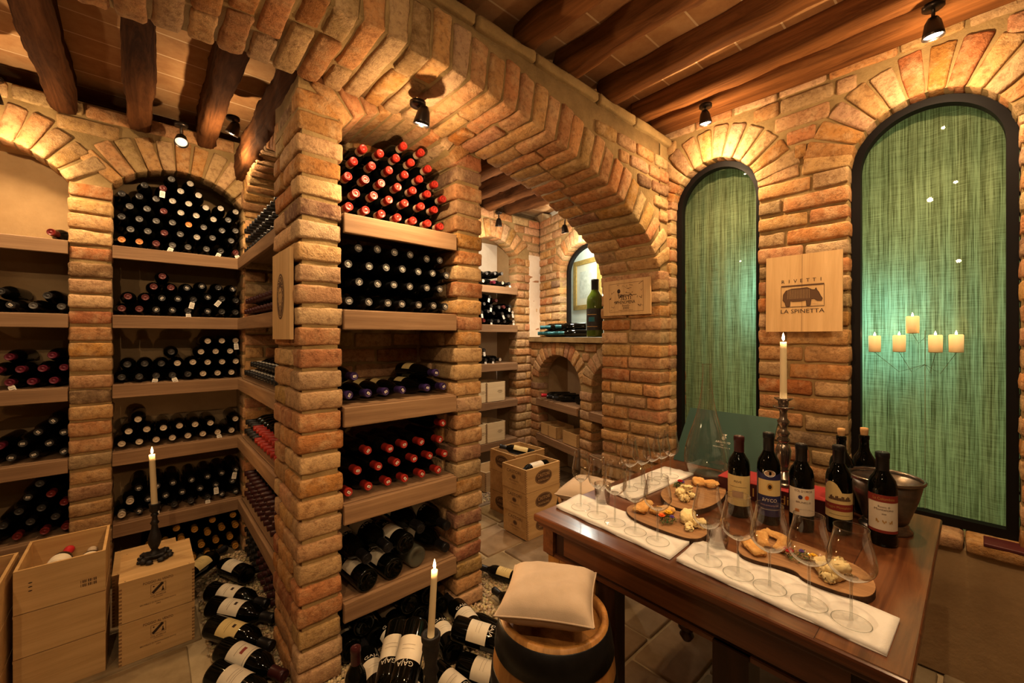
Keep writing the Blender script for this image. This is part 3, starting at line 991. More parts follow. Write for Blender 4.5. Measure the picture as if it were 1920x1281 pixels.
import mathutils
_ico = [(0, 0, 1)] + [(0.894 * math.cos(2 * PI * i / 5), 0.894 * math.sin(2 * PI * i / 5), 0.447) for i in range(5)] + [(0.894 * math.cos(2 * PI * (i + 0.5) / 5), 0.894 * math.sin(2 * PI * (i + 0.5) / 5), -0.447) for i in range(5)] + [(0, 0, -1)]
_icf = [(0, 1 + i, 1 + (i + 1) % 5) for i in range(5)] + [(1 + i, 6 + i, 1 + (i + 1) % 5) for i in range(5)] + [(1 + (i + 1) % 5, 6 + i, 6 + (i + 1) % 5) for i in range(5)] + [(6 + i, 11, 6 + (i + 1) % 5) for i in range(5)]
_ico = np.array(_ico)


def pebbles(x0, x1, y0, y1, n, label):
    mb = MB()
    mb.box(x0, x1, y0, y1, -0.011, -0.004, 'grout')
    for _ in range(n):
        q = _ico * np.array([RNG.uniform(0.007, 0.014), RNG.uniform(0.006, 0.011), RNG.uniform(0.005, 0.009)]) * (1 + RNG.normal(size=(12, 1)) * 0.1)
        a, b = RNG.uniform(0, 6.28), RNG.uniform(-0.4, 0.4)
        R = np.array(mathutils.Euler((b, b * 0.5, a)).to_matrix())
        c = np.array([0.62, 0.49, 0.30]) * RNG.uniform(0.6, 1.2) + RNG.normal(size=3) * 0.02
        mb.add(q @ R.T + np.array([RNG.uniform(x0, x1), RNG.uniform(y0, y1), RNG.uniform(-0.003, 0.007)]), _icf, 'pebble', True, tuple(np.clip(c, 0.05, 0.9)))
    o = mb.build('pebbles'); o['kind'] = 'stuff'; tag(o, label, 'pebbles')


pebbles(0.225, 0.90, 1.75, 3.3, 5200, 'bed of pale pebbles along the foot of the brick block')
pebbles(0.40, 1.41, 1.30, 1.80, 3400, 'bed of pale pebbles in front of the central bay')
pebbles(1.385, 1.60, 1.8, 2.3, 900, 'bed of pale pebbles beside the second brick pier')
pebbles(2.2, 3.0, 2.85, 3.5, 1600, 'bed of pale pebbles under the far niche')
# ------------------------------------------------------------------ shelves
ORD = ['first', 'second', 'third', 'fourth', 'fifth', 'sixth', 'seventh', 'eighth', 'ninth', 'tenth', 'eleventh', 'twelfth', 'thirteenth', 'fourteenth']


def shelf(x0, x1, y0, y1, z, label, group, mat='shelfX', th=0.075, T=None):
    root = thing('shelf_board', label, 'shelf', ((x0 + x1) / 2, (y0 + y1) / 2, z - th), 0, group)
    if T is not None: root.matrix_world = T @ Matrix.Translation(root.location)
    mb = MB()
    fx, fy = (1, 0) if mat == 'shelfX' else (0, 1)
    hx, hy = (x1 - x0) / 2, (y1 - y0) / 2
    seg = (10, 3, 2) if fx else (3, 10, 2)
    if fx: rbox(mb, (0, 0.012, th - 0.012), (hx, hy - 0.012, 0.012), mat, r=0.003, amp=0.0008, freq=10, seg=seg, smooth=False)
    else: rbox(mb, (0.012, 0, th - 0.012), (hx - 0.012, hy, 0.012), mat, r=0.003, amp=0.0008, freq=10, seg=seg, smooth=False)
    mb.build('plank', root)
    mb = MB()
    if fx: rbox(mb, (0, -hy + 0.011, th / 2 - 0.003), (hx, 0.011, th / 2), mat, r=0.004, amp=0.0012, freq=10, seg=(12, 2, 3), smooth=False)
    else: rbox(mb, (-hx + 0.011, 0, th / 2 - 0.003), (0.011, hy, th / 2), mat, r=0.004, amp=0.0012, freq=10, seg=(2, 12, 3), smooth=False)
    mb.build('front_edge', root)
    return root


NB = ['topmost', 'second', 'middle', 'fourth', 'lowest']
for i, z in enumerate(NICHE_Z):
    shelf(-0.952, -0.308, YN - 0.012, YN + 0.355, z, f'{NB[i]} oak shelf of the plaster niche left of the slim brick pier', 'shelves of the left niche')
    shelf(-0.135, 0.500, YN - 0.012, YN + 0.355, z, f'{NB[i]} oak shelf of the niche behind the lit candle on crates', 'shelves of the candle niche')
    shelf(0.468, 0.80, 2.225, 3.282, z, f'{NB[i]} oak side shelf running back between near pier and corner', 'shelves of the side bay', 'shelfY')
    shelf(2.368, 3.012, YN - 0.012, YN + 0.355, z, f'{NB[i]} oak shelf of the niche in the far room', 'shelves of the far niche')
    shelf(0.638, 1.214, 1.792, 2.185, ISL_Z[i], f'{NB[i]} oak shelf of the bay between the two central piers', 'shelves of the central bay', th=0.085)
for i, z in enumerate((0.80, 0.425)):
    for k, (a, b) in enumerate(((0.196, 0.954), (1.136, 1.6))):
        T = Matrix((AXF, -NRF, Vector((0, 0, 1)))).transposed().to_4x4(); T.translation = OF + NRF * 0.13
        shelf(a, b, -0.03, 0.34, z, f'{["upper", "lower"][i]} oak shelf in the {["low arched niche under the far window", "low niche half hidden by the jamb"][k]}', 'shelves of the low far niches', T=T)

# ------------------------------------------------------------------ bottles
BORD = [(0, .016), (.016, .010), (.026, .001), (.0335, 0), (.0370, .004), (.0376, .012), (.0376, .180), (.0368, .195), (.0330, .211), (.0240, .226), (.0175, .240), (.0153, .254), (.0146, .282), (.0162, .284), (.0162, .296), (.0150, .299), (0, .300)]
BURG = [(0, .02), (.02, .012), (.032, .001), (.038, 0), (.0415, .004), (.042, .012), (.042, .135), (.0408, .158), (.037, .182), (.0300, .207), (.0225, .230), (.0175, .250), (.0152, .270), (.0150, .284), (.0165, .286), (.0165, .296), (.015, .299), (0, .300)]


def scaled(p, kr, kz): return [(r * kr, z * kz) for r, z in p]


MAG = scaled(BORD, 1.33, 1.20)
PROFILES = {'wine': BORD, 'burgundy': BURG, 'magnum': MAG}
_ME = {}


def keep(key, fn):
    if key not in _ME:
        mb = MB(); fn(mb)
        o = mb.build(key if isinstance(key, str) else str(key[0]))
        _ME[key] = o.data
        COL.objects.unlink(o); bpy.data.objects.remove(o)
    return _ME[key]


def body_mesh(kind, mat='bottle', seg=18):
    return keep(('bottle_body', kind, mat, seg), lambda mb: mb.lathe(PROFILES[kind], mat, seg))


def cap_mesh(kind, side, end, band=None, seg=16):
    L = PROFILES[kind][-1][1]
    rn = PROFILES[kind][-4][0] / 1.0
    z0 = L * 0.80

    def fn(mb):
        r = rn + 0.0012
        prof = [(r - .0003, z0), (r, z0 + .002), (r, L - .019), (r + .0012, L - .0175), (r + .0012, L - .003), (r - .0005, L + .0004)]
        if band:
            zb = z0 + (L - z0) * 0.42
            mb.lathe([(r + .0002, z0), (r + .0004, z0 + .002), (r + .0003, zb)], M['cap_' + band], seg)
        mb.lathe(prof, M['cap_' + side], seg)
        e = M['cap_' + end]
        mb.lathe([(r - .0005, L + .0004), (r - .0035, L + .0006), (r - .0040, L - .0002), (0.004, L - .0002), (0.0035, L + .0005), (0, L + .0006)], e, seg)
    return keep(('capsule', kind, side, end, band, seg), fn)


def sticker_mesh(kind):
    L = PROFILES[kind][-1][1]

    def fn(mb):
        mb.box(-.0080, .0080, -.0050, .0050, L + .0008, L + .0013, 'tag')
        for i in range(3): mb.box(-.006 + .004 * i, -.0035 + .004 * i, -.003, .003, L + .0013, L + .0015, 'ink_soft')
    return keep(('sticker', kind), fn)


def hang_mesh(kind):
    L = PROFILES[kind][-1][1]

    def fn(mb):
        v = [(-.013, .022, L - .002), (.013, .022, L - .002), (.013, .060, L + .004), (-.013, .060, L + .004), (-.007, .014, L - .003), (.007, .014, L - .003)]
        mb.add(v, [(0, 1, 2, 3), (4, 5, 1, 0)], 'tag')
        for i in range(3): mb.add([(-.009, .030 + .009 * i, L - .0002 + .0014 * i), (.009, .030 + .009 * i, L - .0002 + .0014 * i), (.009, .032 + .009 * i, L + .0002 + .0014 * i), (-.009, .032 + .009 * i, L + .0002 + .0014 * i)], [(0, 1, 2, 3)], 'ink_soft')
        mb.tube([(0, .014, L - .003), (.002, .004, L - .01), (0, -.014, L - .02)], .0006, 'tag', 4)
    return keep(('price_tag', kind), fn)


def wrap_label(kind, fn_key, fn):
    return keep(('label', kind, fn_key), fn)


def lab_plain(kind, paper='paper', z0=.25, z1=.55, half=1.25, art=0):
    r = max(p[0] for p in PROFILES[kind]) + .0006; L = PROFILES[kind][-1][1]

    def fn(mb):
        wrap_patch(mb, r, L * z0, L * z1, half, paper)
        zc = L * (z0 + z1) / 2
        if art == 1:
            wrap_patch(mb, r + .0004, zc + .012, zc + .026, .16, 'ink'); wrap_patch(mb, r + .0004, zc - .008, zc - .0065, .7, 'ink_soft'); wrap_patch(mb, r + .0004, zc - .018, zc - .0172, .5, 'ink_soft')
        elif art == 2:
            wrap_patch(mb, r + .0004, L * z1 - .012, L * z1 - .0105, half, 'ink'); wrap_patch(mb, r + .0004, zc, zc + .016, .3, 'label_red'); wrap_patch(mb, r + .0004, zc - .016, zc - .0145, .6, 'ink_soft')
        else:
            for q in (.014, .004, -.010): wrap_patch(mb, r + .0004, zc + q, zc + q + .0012, .55, 'ink_soft')
    return wrap_label(kind, (paper, z0, z1, half, art), fn)


def lab_gaja(kind):
    r = max(p[0] for p in PROFILES[kind]) + .0006; L = PROFILES[kind][-1][1]

    def fn(mb):
        wrap_patch(mb, r, L * .20, L * .44, 1.30, 'paper')
        for q in (.30, .34): wrap_patch(mb, r + .0004, L * q, L * q + .0008, .5, 'ink_soft')
        wrap_text(mb, 'GAJA', .024, r + .0005, L * .480, 'white_ink', width=.064)
    return wrap_label(kind, 'gaja', fn)


def lying_M(base, d, up=(0, 0, 1), roll=0.0):
    z = Vector(d).normalized(); y = -(Vector(up) - z * z.dot(Vector(up))).normalized()
    x = y.cross(z)
    R = Matrix((x, y, z)).transposed().to_4x4() @ Matrix.Rotation(roll, 4, 'Z')
    R.translation = Vector(base)
    return R


NBOT = 0


def bottle(label, mw, kind='wine', cap=('black', 'black', None), mat='bottle', sticker=False, hang=False, lab=None, group=None, name=None, cat=None, seg=18):
    global NBOT
    NBOT += 1
    nm = name or {'wine': 'wine_bottle', 'burgundy': 'wine_bottle', 'magnum': 'magnum_bottle'}[kind]
    o = put(body_mesh(kind, mat, seg), nm, None, mw)
    tag(o, label, cat or ('magnum bottle' if kind == 'magnum' else 'wine bottle'), group)
    cpo = put(cap_mesh(kind, *cap, seg=seg), 'capsule', o) if cap else o
    if sticker:
        st = put(sticker_mesh(kind), 'price_sticker', cpo)
        st.rotation_euler = (0, 0, random.uniform(-0.9, 0.9))
    if hang:
        h = put(hang_mesh(kind), 'price_tag', cpo)
        h.rotation_euler = (0, 0, random.uniform(-0.35, 0.35))
    if lab: put(lab, 'paper_label', o)
    return o


CT = {'o': (('black', 'orange', None), 0, 'orange-ended'), 'm': (('maroon', 'maroon', None), 0, 'maroon-ended'), 'g': (('black', 'grey', None), 0, 'grey-ended'),
      'w': (('black', 'pale', None), 0, 'pale-ended'), 'd': (('black', 'dim', None), 0, 'dark-ended'), 's': (('black', 'dim', None), 1, 'dark price-stickered'),
      'c': (('black', 'cream', None), 0, 'cream-ended'), 'p': (('cream', 'cream', None), 0, 'cream-capsuled'), 'y': (('yellow', 'yellow', None), 0, 'gold-capsuled'),
      'r': (('reddark', 'reddark', None), 0, 'red-ended'), 'R': (('red', 'red', 'beige'), 0, 'red-capsuled'), 'S': (('red', 'red', None), 1, 'red price-stickered'),
      'P': (('purple', 'purple', None), 1, 'purple-capsuled'), 'k': (('black', 'grey', None), 1, 'black price-stickered'), 'M': (('magenta', 'magenta', None), 0, 'magenta-ended'),
      't': (('black', 'dim', None), 0, 'dark-capped'), 'T': (('teal', 'teal', None), 0, 'teal-capped')}
M['cap_teal'] = M['teal_foil']


XR = {'candle niche': (-.138, .504), 'left niche': (-1.2, -.305), 'central bay': (.632, 1.219), 'far niche': (2.3, 3.016)}


def settle(rows, r, zs, lim):
    """push neighbouring bottles apart until no two bodies share space."""
    P = [p for row in rows for p in row]
    for it in range(150):
        for i in range(len(P)):
            for j in range(i + 1, len(P)):
                dx, dz = P[j].x - P[i].x, P[j].z - P[i].z
                d = math.hypot(dx, dz)
                m = 2 * r + .0012 - d
                if m > 0:
                    ux, uz = (dx / d, dz / d) if d > 1e-6 else (1, 0)
                    P[i].x -= ux * m * .5; P[i].z -= uz * m * .5; P[j].x += ux * m * .5; P[j].z += uz * m * .5
        for p in P:
            p.z = max(p.z, zs + r + .0012)
            p.x = min(max(p.x, lim[0] + r + .004), lim[1] - r - .004)


def rack(rows, sc, org, y, zs, desc, group, kind='wine', yaw=0.0, lab=None, slope=0.0):
    """rows from the bottom up: (x, y, type[, 'h']) measured in a crop of the photograph, put on the plane of the capsule ends."""
    L = PROFILES[kind][-1][1]; r = max(p[0] for p in PROFILES[kind])
    rows = [sorted(row, key=lambda q: q[0]) for row in rows]
    PP = [[onY(org[0] + q[0] / sc, org[1] + q[1] / sc, y) for q in row] for row in rows]
    for p in PP[0]: p.z = zs + r + .0015
    settle(PP, r, zs, next(v for k, v in XR.items() if k in desc) if not yaw or kind == 'burgundy' else (-9, 9))
    for ri, row in enumerate(rows):
        for ci, q in enumerate(row):
            p = PP[ri][ci]
            a = yaw
            d = Vector((math.sin(a), -math.cos(a), slope))
            cp, stk, word = CT[q[2]]
            lbl = f'{word} bottle {ORD[ci]} from left in {"bottom" if ri == 0 else ORD[ri] + "-up"} row, {desc}'
            jig = random.uniform(-0.006, 0.010)
            mw = lying_M(p - d.normalized() * (L + jig), d, roll=random.uniform(-0.3, 0.3))
            bottle(lbl, mw, kind, cp, sticker=bool(stk), hang=(len(q) > 3), lab=lab, group=group)


# candle niche
rack([[(150, 895, 'o'), (400, 920, 'o'), (645, 950, 'm'), (870, 965, 'g', 'h'), (1085, 1000, 'g'), (1330, 1030, 'g'), (1525, 1040, 'd', 'h'), (1750, 1065, 'm', 'h')],
      [(275, 765, 'g'), (525, 790, 'g'), (755, 815, 'm'), (975, 845, 'g'), (1205, 885, 'w'), (1415, 895, 'g'), (1660, 935, 'g')],
      [(165, 630, 'd'), (400, 640, 'g'), (645, 655, 'g'), (865, 685, 'g'), (1095, 720, 'o'), (1295, 755, 'g'), (1540, 800, 'g'), (1745, 800, 'g')],
      [(275, 475, 'g'), (520, 505, 'g'), (750, 525, 'm'), (990, 560, 'w'), (1195, 600, 'w'), (1425, 650, 'w'), (1625, 665, 'g')],
      [(155, 330, 'd'), (385, 350, 'd'), (615, 365, 'g'), (880, 405, 'w'), (1095, 440, 'w'), (1325, 490, 'w'), (1520, 505, 'w'), (1725, 550, 'w')],
      [(500, 225, 'd'), (745, 245, 'm', 'h'), (985, 275, 'w'), (1225, 330, 'w')],
      [(860, 125, 'g'), (1115, 175, 'w')]], 7.111, (200, 320), YN + 0.015, NICHE_Z[0], 'top shelf of candle niche', 'bottles on the top shelf of the candle niche')
rack([[(130, 485, 'm'), (320, 490, 'm'), (498, 498, 's'), (667, 502, 's'), (845, 503, 'd', 'h'), (1062, 518, 's'), (1240, 520, 'd'), (1390, 522, 'd')],
      [(230, 375, 'm'), (412, 380, 'm'), (585, 385, 's'), (755, 397, 's'), (922, 392, 'd', 'h'), (1080, 380, 's'), (1215, 388, 'd', 'h'), (1375, 405, 'd')],
      [(492, 265, 'm'), (675, 278, 'm'), (838, 280, 's'), (1000, 272, 's'), (1172, 282, 'd'), (1318, 292, 's')],
      [(585, 160, 'm')]], 5.57, (200, 490), YN + 0.015, NICHE_Z[1], 'second shelf of candle niche', 'bottles on the second shelf of the candle niche')
rack([[(145, 1205, 'd'), (335, 1195, 'd'), (512, 1190, 'd', 'h'), (690, 1180, 'd', 'h'), (845, 1172, 'd'), (1005, 1165, 'c'), (1160, 1160, 'c'), (1305, 1150, 'c')],
      [(240, 1078, 'd'), (425, 1072, 'd'), (597, 1068, 'd'), (765, 1067, 'c'), (925, 1058, 'c'), (1080, 1057, 'c'), (1232, 1052, 'c'), (1380, 1045, 'c')],
      [(680, 957, 'd'), (1005, 950, 'c'), (1155, 950, 'c'), (1305, 947, 'c')],
      [(1080, 842, 'c'), (1228, 842, 'c'), (1378, 845, 'c', 'h')]], 5.57, (200, 490), YN + 0.015, NICHE_Z[2], 'middle shelf of candle niche', 'bottles on the middle shelf of the candle niche')
rack([[(115, 480, 'c'), (278, 457, 'c'), (443, 437, 'c'), (597, 412, 'c'), (743, 397, 'c'), (887, 378, 'c'), (1027, 357, 'c', 'h'), (1158, 342, 'c')],
      [(197, 365, 'c'), (360, 345, 'c'), (517, 327, 'c'), (672, 305, 'c'), (815, 287, 'c'), (958, 272, 'c'), (1222, 240, 'c')],
      [(280, 252, 'c')]], 4.926, (200, 740), YN + 0.02, NICHE_Z[3], 'fourth shelf of candle niche', 'bottles on the fourth shelf of the candle niche')
rack([[(130, 1115, 'p'), (305, 1090, 's'), (470, 1050, 'd', 'h'), (625, 1015, 'd'), (778, 980, 'd'), (960, 940, 'd', 'h'), (1110, 915, 's'), (1240, 890, 's')],
      [(217, 985, 'p'), (382, 975, 's'), (540, 940, 's'), (697, 905, 's'), (873, 870, 's'), (1030, 840, 's', 'h'), (1180, 820, 's')],
      [(295, 870, 's'), (465, 845, 's'), (613, 815, 's'), (795, 800, 's'), (940, 770, 's'), (1095, 735, 's'), (1225, 710, 's', 'h')]], 4.926, (200, 740), YN + 0.02, NICHE_Z[4], 'lowest shelf of candle niche', 'bottles on the lowest shelf of the candle niche')
rack([[(-160, 400, 'y'), (-55, 378, 'y'), (40, 368, 'y'), (130, 352, 'y'), (252, 336, 'y'), (340, 330, 'y'), (425, 322, 'y')],
      [(-105, 318, 'y'), (-10, 300, 'y'), (80, 285, 'y'), (190, 268, 'y'), (252, 318, 'y')][:4] + [(300, 262, 'y'), (390, 256, 'y')],
      [(-150, 250, 'y'), (-55, 235, 'y'), (35, 215, 'y'), (135, 200, 'y'), (240, 190, 'y'), (345, 182, 'y'), (442, 190, 'y')],
      [(-40, 165, 'y'), (243, 128, 'y'), (383, 125, 'y')]], 3.99, (340, 960), YN + 0.02, 0.0, 'pebble floor of candle niche', 'gold-capsuled bottles under the lowest shelf of the candle niche')
# left niche (cut by the frame)
rack([[(378, 60, 'r')]], 4.0, (0, 420), YN + 0.03, NICHE_Z[0], 'top shelf of left niche', 'bottles in the left niche', yaw=-0.25)
rack([[(-60, 600, 'd'), (55, 612, 's'), (230, 615, 'g'), (448, 620, 'g')], [(5, 530, 'd'), (350, 550, 'd')]], 4.0, (0, 420), YN + 0.02, NICHE_Z[1], 'second shelf of left niche', 'bottles in the left niche', yaw=-0.12)
rack([[(70, 1185, 'M', 'h'), (235, 1185, 'M'), (400, 1180, 'M')], [(-10, 1100, 'M'), (150, 1095, 'M'), (318, 1085, 'M'), (470, 1078, 'M')], [(65, 1000, 'M'), (390, 985, 'M')]], 4.0, (0, 420), YN + 0.02, NICHE_Z[2], 'middle shelf of left niche', 'bottles in the left niche', yaw=-0.1)
rack([[(-80, 520, 's'), (90, 500, 's'), (258, 472, 's'), (470, 450, 's')], [(10, 400, 'M'), (168, 388, 's'), (365, 378, 's')], [(275, 295, 's'), (470, 290, 's')], [(390, 205, 's')]], 4.004, (0, 740), YN + 0.02, NICHE_Z[3], 'fourth shelf of left niche', 'bottles in the left niche', yaw=-0.08)
rack([[(-40, 1085, 'd'), (118, 1065, 'r'), (335, 1030, 'r'), (490, 1000, 'r')], [(30, 980, 'd'), (222, 960, 'd'), (420, 910, 'd')], [(140, 880, 'd'), (312, 850, 'd'), (470, 815, 'r')], [(215, 775, 's'), (372, 745, 'r')], [(300, 690, 'd')]], 4.004, (0, 740), YN + 0.02, NICHE_Z[4], 'lowest shelf of left niche', 'bottles in the left niche', yaw=-0.05)
# central bay
YI = 1.835
rack([[(135, 965, 'R'), (365, 1015, 'R'), (585, 1065, 'R'), (795, 1110, 'R'), (990, 1150, 'R'), (1170, 1190, 'R'), (1340, 1225, 'R')],
      [(245, 795, 'R'), (475, 855, 'R'), (685, 900, 'R'), (885, 945, 'R'), (1080, 990, 'R'), (1255, 1030, 'R')],
      [(110, 595, 'R'), (350, 630, 'R'), (575, 690, 'R'), (785, 745, 'R'), (975, 790, 'R'), (1160, 835, 'R'), (1365, 895, 'R')],
      [(230, 430, 'R'), (455, 475, 'R'), (685, 525, 'R'), (880, 585, 'R'), (1070, 640, 'R'), (1265, 705, 'R')],
      [(345, 265, 'R'), (570, 310, 'R'), (775, 370, 'R'), (960, 430, 'R'), (1175, 510, 'R')],
      [(870, 215, 'R'), (1090, 300, 'R')]], 6.742, (630, 240), YI, ISL_Z[0], 'top shelf of central bay', 'red-capsuled bottles on the top shelf of the central bay')
rack([[(155, 875, 'k'), (415, 895, 'k'), (655, 910, 'k'), (840, 920, 'k'), (1050, 930, 'k'), (1230, 940, 'k'), (1405, 945, 'k')],
      [(295, 665, 'k'), (530, 690, 'k'), (745, 700, 'k'), (930, 725, 'k'), (1145, 740, 'k'), (1325, 755, 'k')],
      [(165, 435, 'k'), (415, 470, 'k'), (635, 485, 'k'), (840, 505, 'k'), (1050, 535, 'k'), (1235, 555, 'k'), (1410, 585, 'k')],
      [(295, 235, 'k'), (525, 255, 'k'), (735, 295, 'k'), (950, 320, 'k'), (1150, 375, 'k'), (1325, 390, 'k')]], 6.742, (630, 430), YI, ISL_Z[1], 'second shelf of central bay', 'black-capsuled bottles on the second shelf of the central bay')
rack([[(90, 340, 'P'), (232, 325, 'P'), (375, 310, 'P'), (503, 300, 'P'), (745, 280, 'P'), (862, 262, 'P')], [(155, 205, 'P'), (800, 172, 'P')]], 4.27, (630, 660), YI, ISL_Z[2], 'middle shelf of central bay', 'purple-capsuled bottles on the middle shelf of the central bay', kind='burgundy', yaw=0.16, lab=lab_plain('burgundy', 'paper_yellow', .2, .42, 1.2))
rack([[(100, 1110, 'S'), (270, 1080, 'S'), (425, 1040, 'S'), (550, 1000, 'S'), (690, 965, 'S'), (820, 940, 'S')],
      [(180, 955, 'S'), (345, 920, 'S'), (485, 885, 'S'), (625, 855, 'S'), (760, 835, 'S'), (870, 815, 'S')],
      [(265, 795, 'S'), (430, 775, 'S'), (555, 745, 'S'), (680, 720, 'S'), (840, 705, 'S')], [(855, 570, 'S')]], 4.27, (630, 660), YI - 0.005, ISL_Z[3], 'fourth shelf of central bay', 'red-capsuled bottles on the fourth shelf of the central bay', yaw=0.06)
_LB = []


def later(lbl, b, d, kw, fixed=False):
    _LB.append([lbl, np.array(b, float), np.array(Vector(d).normalized(), float), kw, fixed])


def heap(zfloor, xlim=None, dead=()):
    """let the queued magnums slide apart until none share space, then place them."""
    n = len(_LB)
    tt = np.array([.05, .12, .19, .26, .33, .40, .47, .54, .60, .68, .76, .86, .97]) * .36
    rr = np.array([.0505] * 9 + [.043, .031, .0225, .0225])
    P = np.array([q[1] for q in _LB]); D = np.array([q[2] for q in _LB])
    for it in range(500):
        S = P[:, None, :] + D[:, None, :] * tt[None, :, None]
        mv = np.zeros_like(P); worst = 0
        for i in range(n):
            for j in range(i + 1, n):
                dv = S[j][None, :, :] - S[i][:, None, :]
                ds = np.linalg.norm(dv, axis=2)
                ov = rr[:, None] + rr[None, :] - ds
                k = np.unravel_index(np.argmax(ov), ov.shape)
                if ov[k] > 0:
                    u = dv[k] / max(ds[k], 1e-6); worst = max(worst, ov[k])
                    if it > 250: u = u * np.array([1, 1, .5]); u = u / (np.linalg.norm(u) + 1e-9)
                    a, b = (0, 1) if _LB[i][4] else (1, 0) if _LB[j][4] else (.5, .5)
                    mv[i] -= u * ov[k] * a * .6; mv[j] += u * ov[k] * b * .6
        P += mv
        S = P[:, None, :] + D[:, None, :] * tt[None, :, None]
        low = (S[:, :, 2] - rr[None, :]).min(axis=1) - zfloor
        P[:, 2] += np.where(low < 0, -low, 0)
        if xlim:
            for i in range(n): P[i, 0] = min(max(P[i, 0], xlim[0] + .052 - min(0, D[i, 0]) * .3), xlim[1] - .052 - max(0, D[i, 0]) * .3)
        if worst < .0004: break
    for i, (lbl, b, d, kw, fx) in enumerate(_LB):
        roll = kw.pop('roll', 0)
        bottle(lbl, lying_M(P[i], Vector(D[i]), roll=roll), 'magnum', **kw)
    _LB.clear()


# magnums on the lowest shelf of the bay: four show their bases, five their necks
G = lab_gaja('magnum')
RM = 0.05
for i, (x, z, clear) in enumerate(((0.748, 0.3615, 0), (0.877, 0.3615, 0), (0.943, 0.452, 0), (1.010, 0.3615, 1))):
    later(['black magnum with white label, base outwards, nearest the near pier', 'black magnum with white label, base outwards, second from the near pier', 'black magnum lying on top of two others, glass base outwards',
            'grey glass magnum with pale base outwards, fourth from the near pier'][i], (x, 1.805 + 0.01 * i, z), (-0.10, 1, 0.0), dict(roll=[0.05, -0.1, 0.15, 0.3][i], cap=('black', 'black', None), mat='bottle_clear' if clear else 'bottle', lab=G, seg=32), True)
for i, (x, y, z, nx, nz) in enumerate(((0.735, 2.175, 0.47, .10, -.06), (0.855, 2.175, 0.48, .10, -.08), (0.985, 2.175, 0.545, .10, -.12), (1.11, 2.175, 0.375, .16, -.04), (1.135, 2.175, 0.49, .10, -.05))):
    later(['rearmost black magnum lying deep in the lowest bay shelf beside near pier', 'black magnum lying deep in the lowest bay shelf, second from near pier', 'black magnum with label lying behind the stacked base-out magnums',
            'black magnum neck outwards on the board beside the second pier', 'upper black magnum neck outwards leaning against the second pier'][i], (x, y, z), (nx, -1, nz), dict(roll=0.3, cap=('black', 'black', None), lab=G, seg=24))

heap(ISL_Z[4] + .001, (.632, 1.219))

# bottles of the side bay: only their necks show, edge on and too many to tell apart
mb = MB()
for i, (z, cap) in enumerate(((NICHE_Z[0], 'black'), (NICHE_Z[1], 'wine'), (NICHE_Z[2], 'black'), (NICHE_Z[3], 'red'), (NICHE_Z[4], 'wine'), (0.0, 'wine'))):
    for r in range(3 if i in (0, 4, 5) else 2):
        n = 12 if r % 2 == 0 else 11
        for k in range(n):
            if i == 2 and r == 1 and k > 8: continue
            y = 2.313 + 0.083 * k + (0.0415 if r % 2 else 0)
            if y > 3.24: continue
            T = lying_M((0.80, y, z + 0.039 + 0.0665 * r), (-1, 0, 0))
            mb.lathe(BORD, 'bottle', 10, T)
            cm = 'cap_' + ('black' if (i == 3 and k > 7) or (i == 5 and k > 6) else cap)
            mb.lathe([(.0165, .236), (.0168, .30), (0, .301)], cm, 10, T)
            if i == 2: mb.lathe([(.0172, .243), (.0172, .268)], 'tag', 10, T)
o = mb.build('side_bay_bottles'); o['kind'] = 'stuff'; tag(o, 'wine bottles filling the side shelves, only their necks showing', 'wine bottles')

# far niche bottles
rack([[(-90, 292, 'd'), (-20, 292, 'd'), (92, 290, 'c'), (208, 290, 'M'), (290, 297, 'c'), (360, 300, 'd', 'h')], [(-40, 235, 'd'), (30, 232, 'd'), (130, 236, 'd'), (210, 238, 'g'), (287, 240, 'g')]],
     5.567, (890, 470), YN + 0.02, NICHE_Z[0], 'top shelf of far niche', 'bottles on the top shelf of the far niche')
rack([[(-60, 712, 'd'), (20, 712, 'd', 'h'), (105, 708, 'r'), (185, 712, 'd', 'h'), (248, 712, 'g'), (320, 712, 'd'), (435, 715, 'c', 'h')],
      [(0, 640, 'd'), (85, 640, 'd', 'h'), (142, 632, 'g'), (195, 645, 'd'), (290, 650, 'd', 'h'), (365, 672, 'g'), (415, 635, 'c', 'h')],
      [(35, 550, 'r'), (105, 555, 'g'), (180, 590, 'd', 'h'), (262, 590, 'g'), (315, 595, 'm'), (372, 605, 'd', 'h')],
      [(72, 478, 'd'), (155, 482, 'd', 'h'), (235, 525, 'm')]], 5.567, (890, 470), YN + 0.02, NICHE_Z[1], 'second shelf of far niche', 'bottles on the second shelf of the far niche')
rack([[(-50, 1120, 'd'), (25, 1120, 's'), (125, 1112, 'd', 'h'), (200, 1105, 'd', 'h'), (265, 1100, 'c')], [(40, 1050, 'd'), (100, 1040, 'd', 'h')]], 5.567, (890, 470), YN + 0.02, NICHE_Z[2], 'middle shelf of far niche', 'bottles on the middle shelf of the far niche')

# ledge under the far window: stacked bottles and one tall green bottle
LB = [(0.30, 0), (0.40, 0), (0.50, 0), (0.60, 0), (0.70, 0), (0.35, 1), (0.45, 1), (0.65, 1)]
for i, (s, lv) in enumerate(LB):
    d = NRF * 1.0 + AXF * (-0.75)
    b = FP(s + 0.14, -0.07, 1.449 + 0.0385 + 0.064 * lv)
    bottle(f'teal-capped bottle lying on window ledge, {ORD[i % 5]} in {"lower" if lv == 0 else "upper"} layer', lying_M(b, d), 'wine', ('teal', 'teal', None), group='teal-capped bottles on the far window ledge')
o = put(keep(('ledge_bottle',), lambda mb: mb.lathe(scaled(BORD, 1.95, 1.70), 'bottle_green', 28)), 'large_bottle', None, Matrix.Translation(FP(1.115, 0.075, 1.449)))
tag(o, 'tall green wine bottle standing on the far window ledge beside the jamb', 'wine bottle')
PROFILES['large'] = scaled(BORD, 1.95, 1.70)
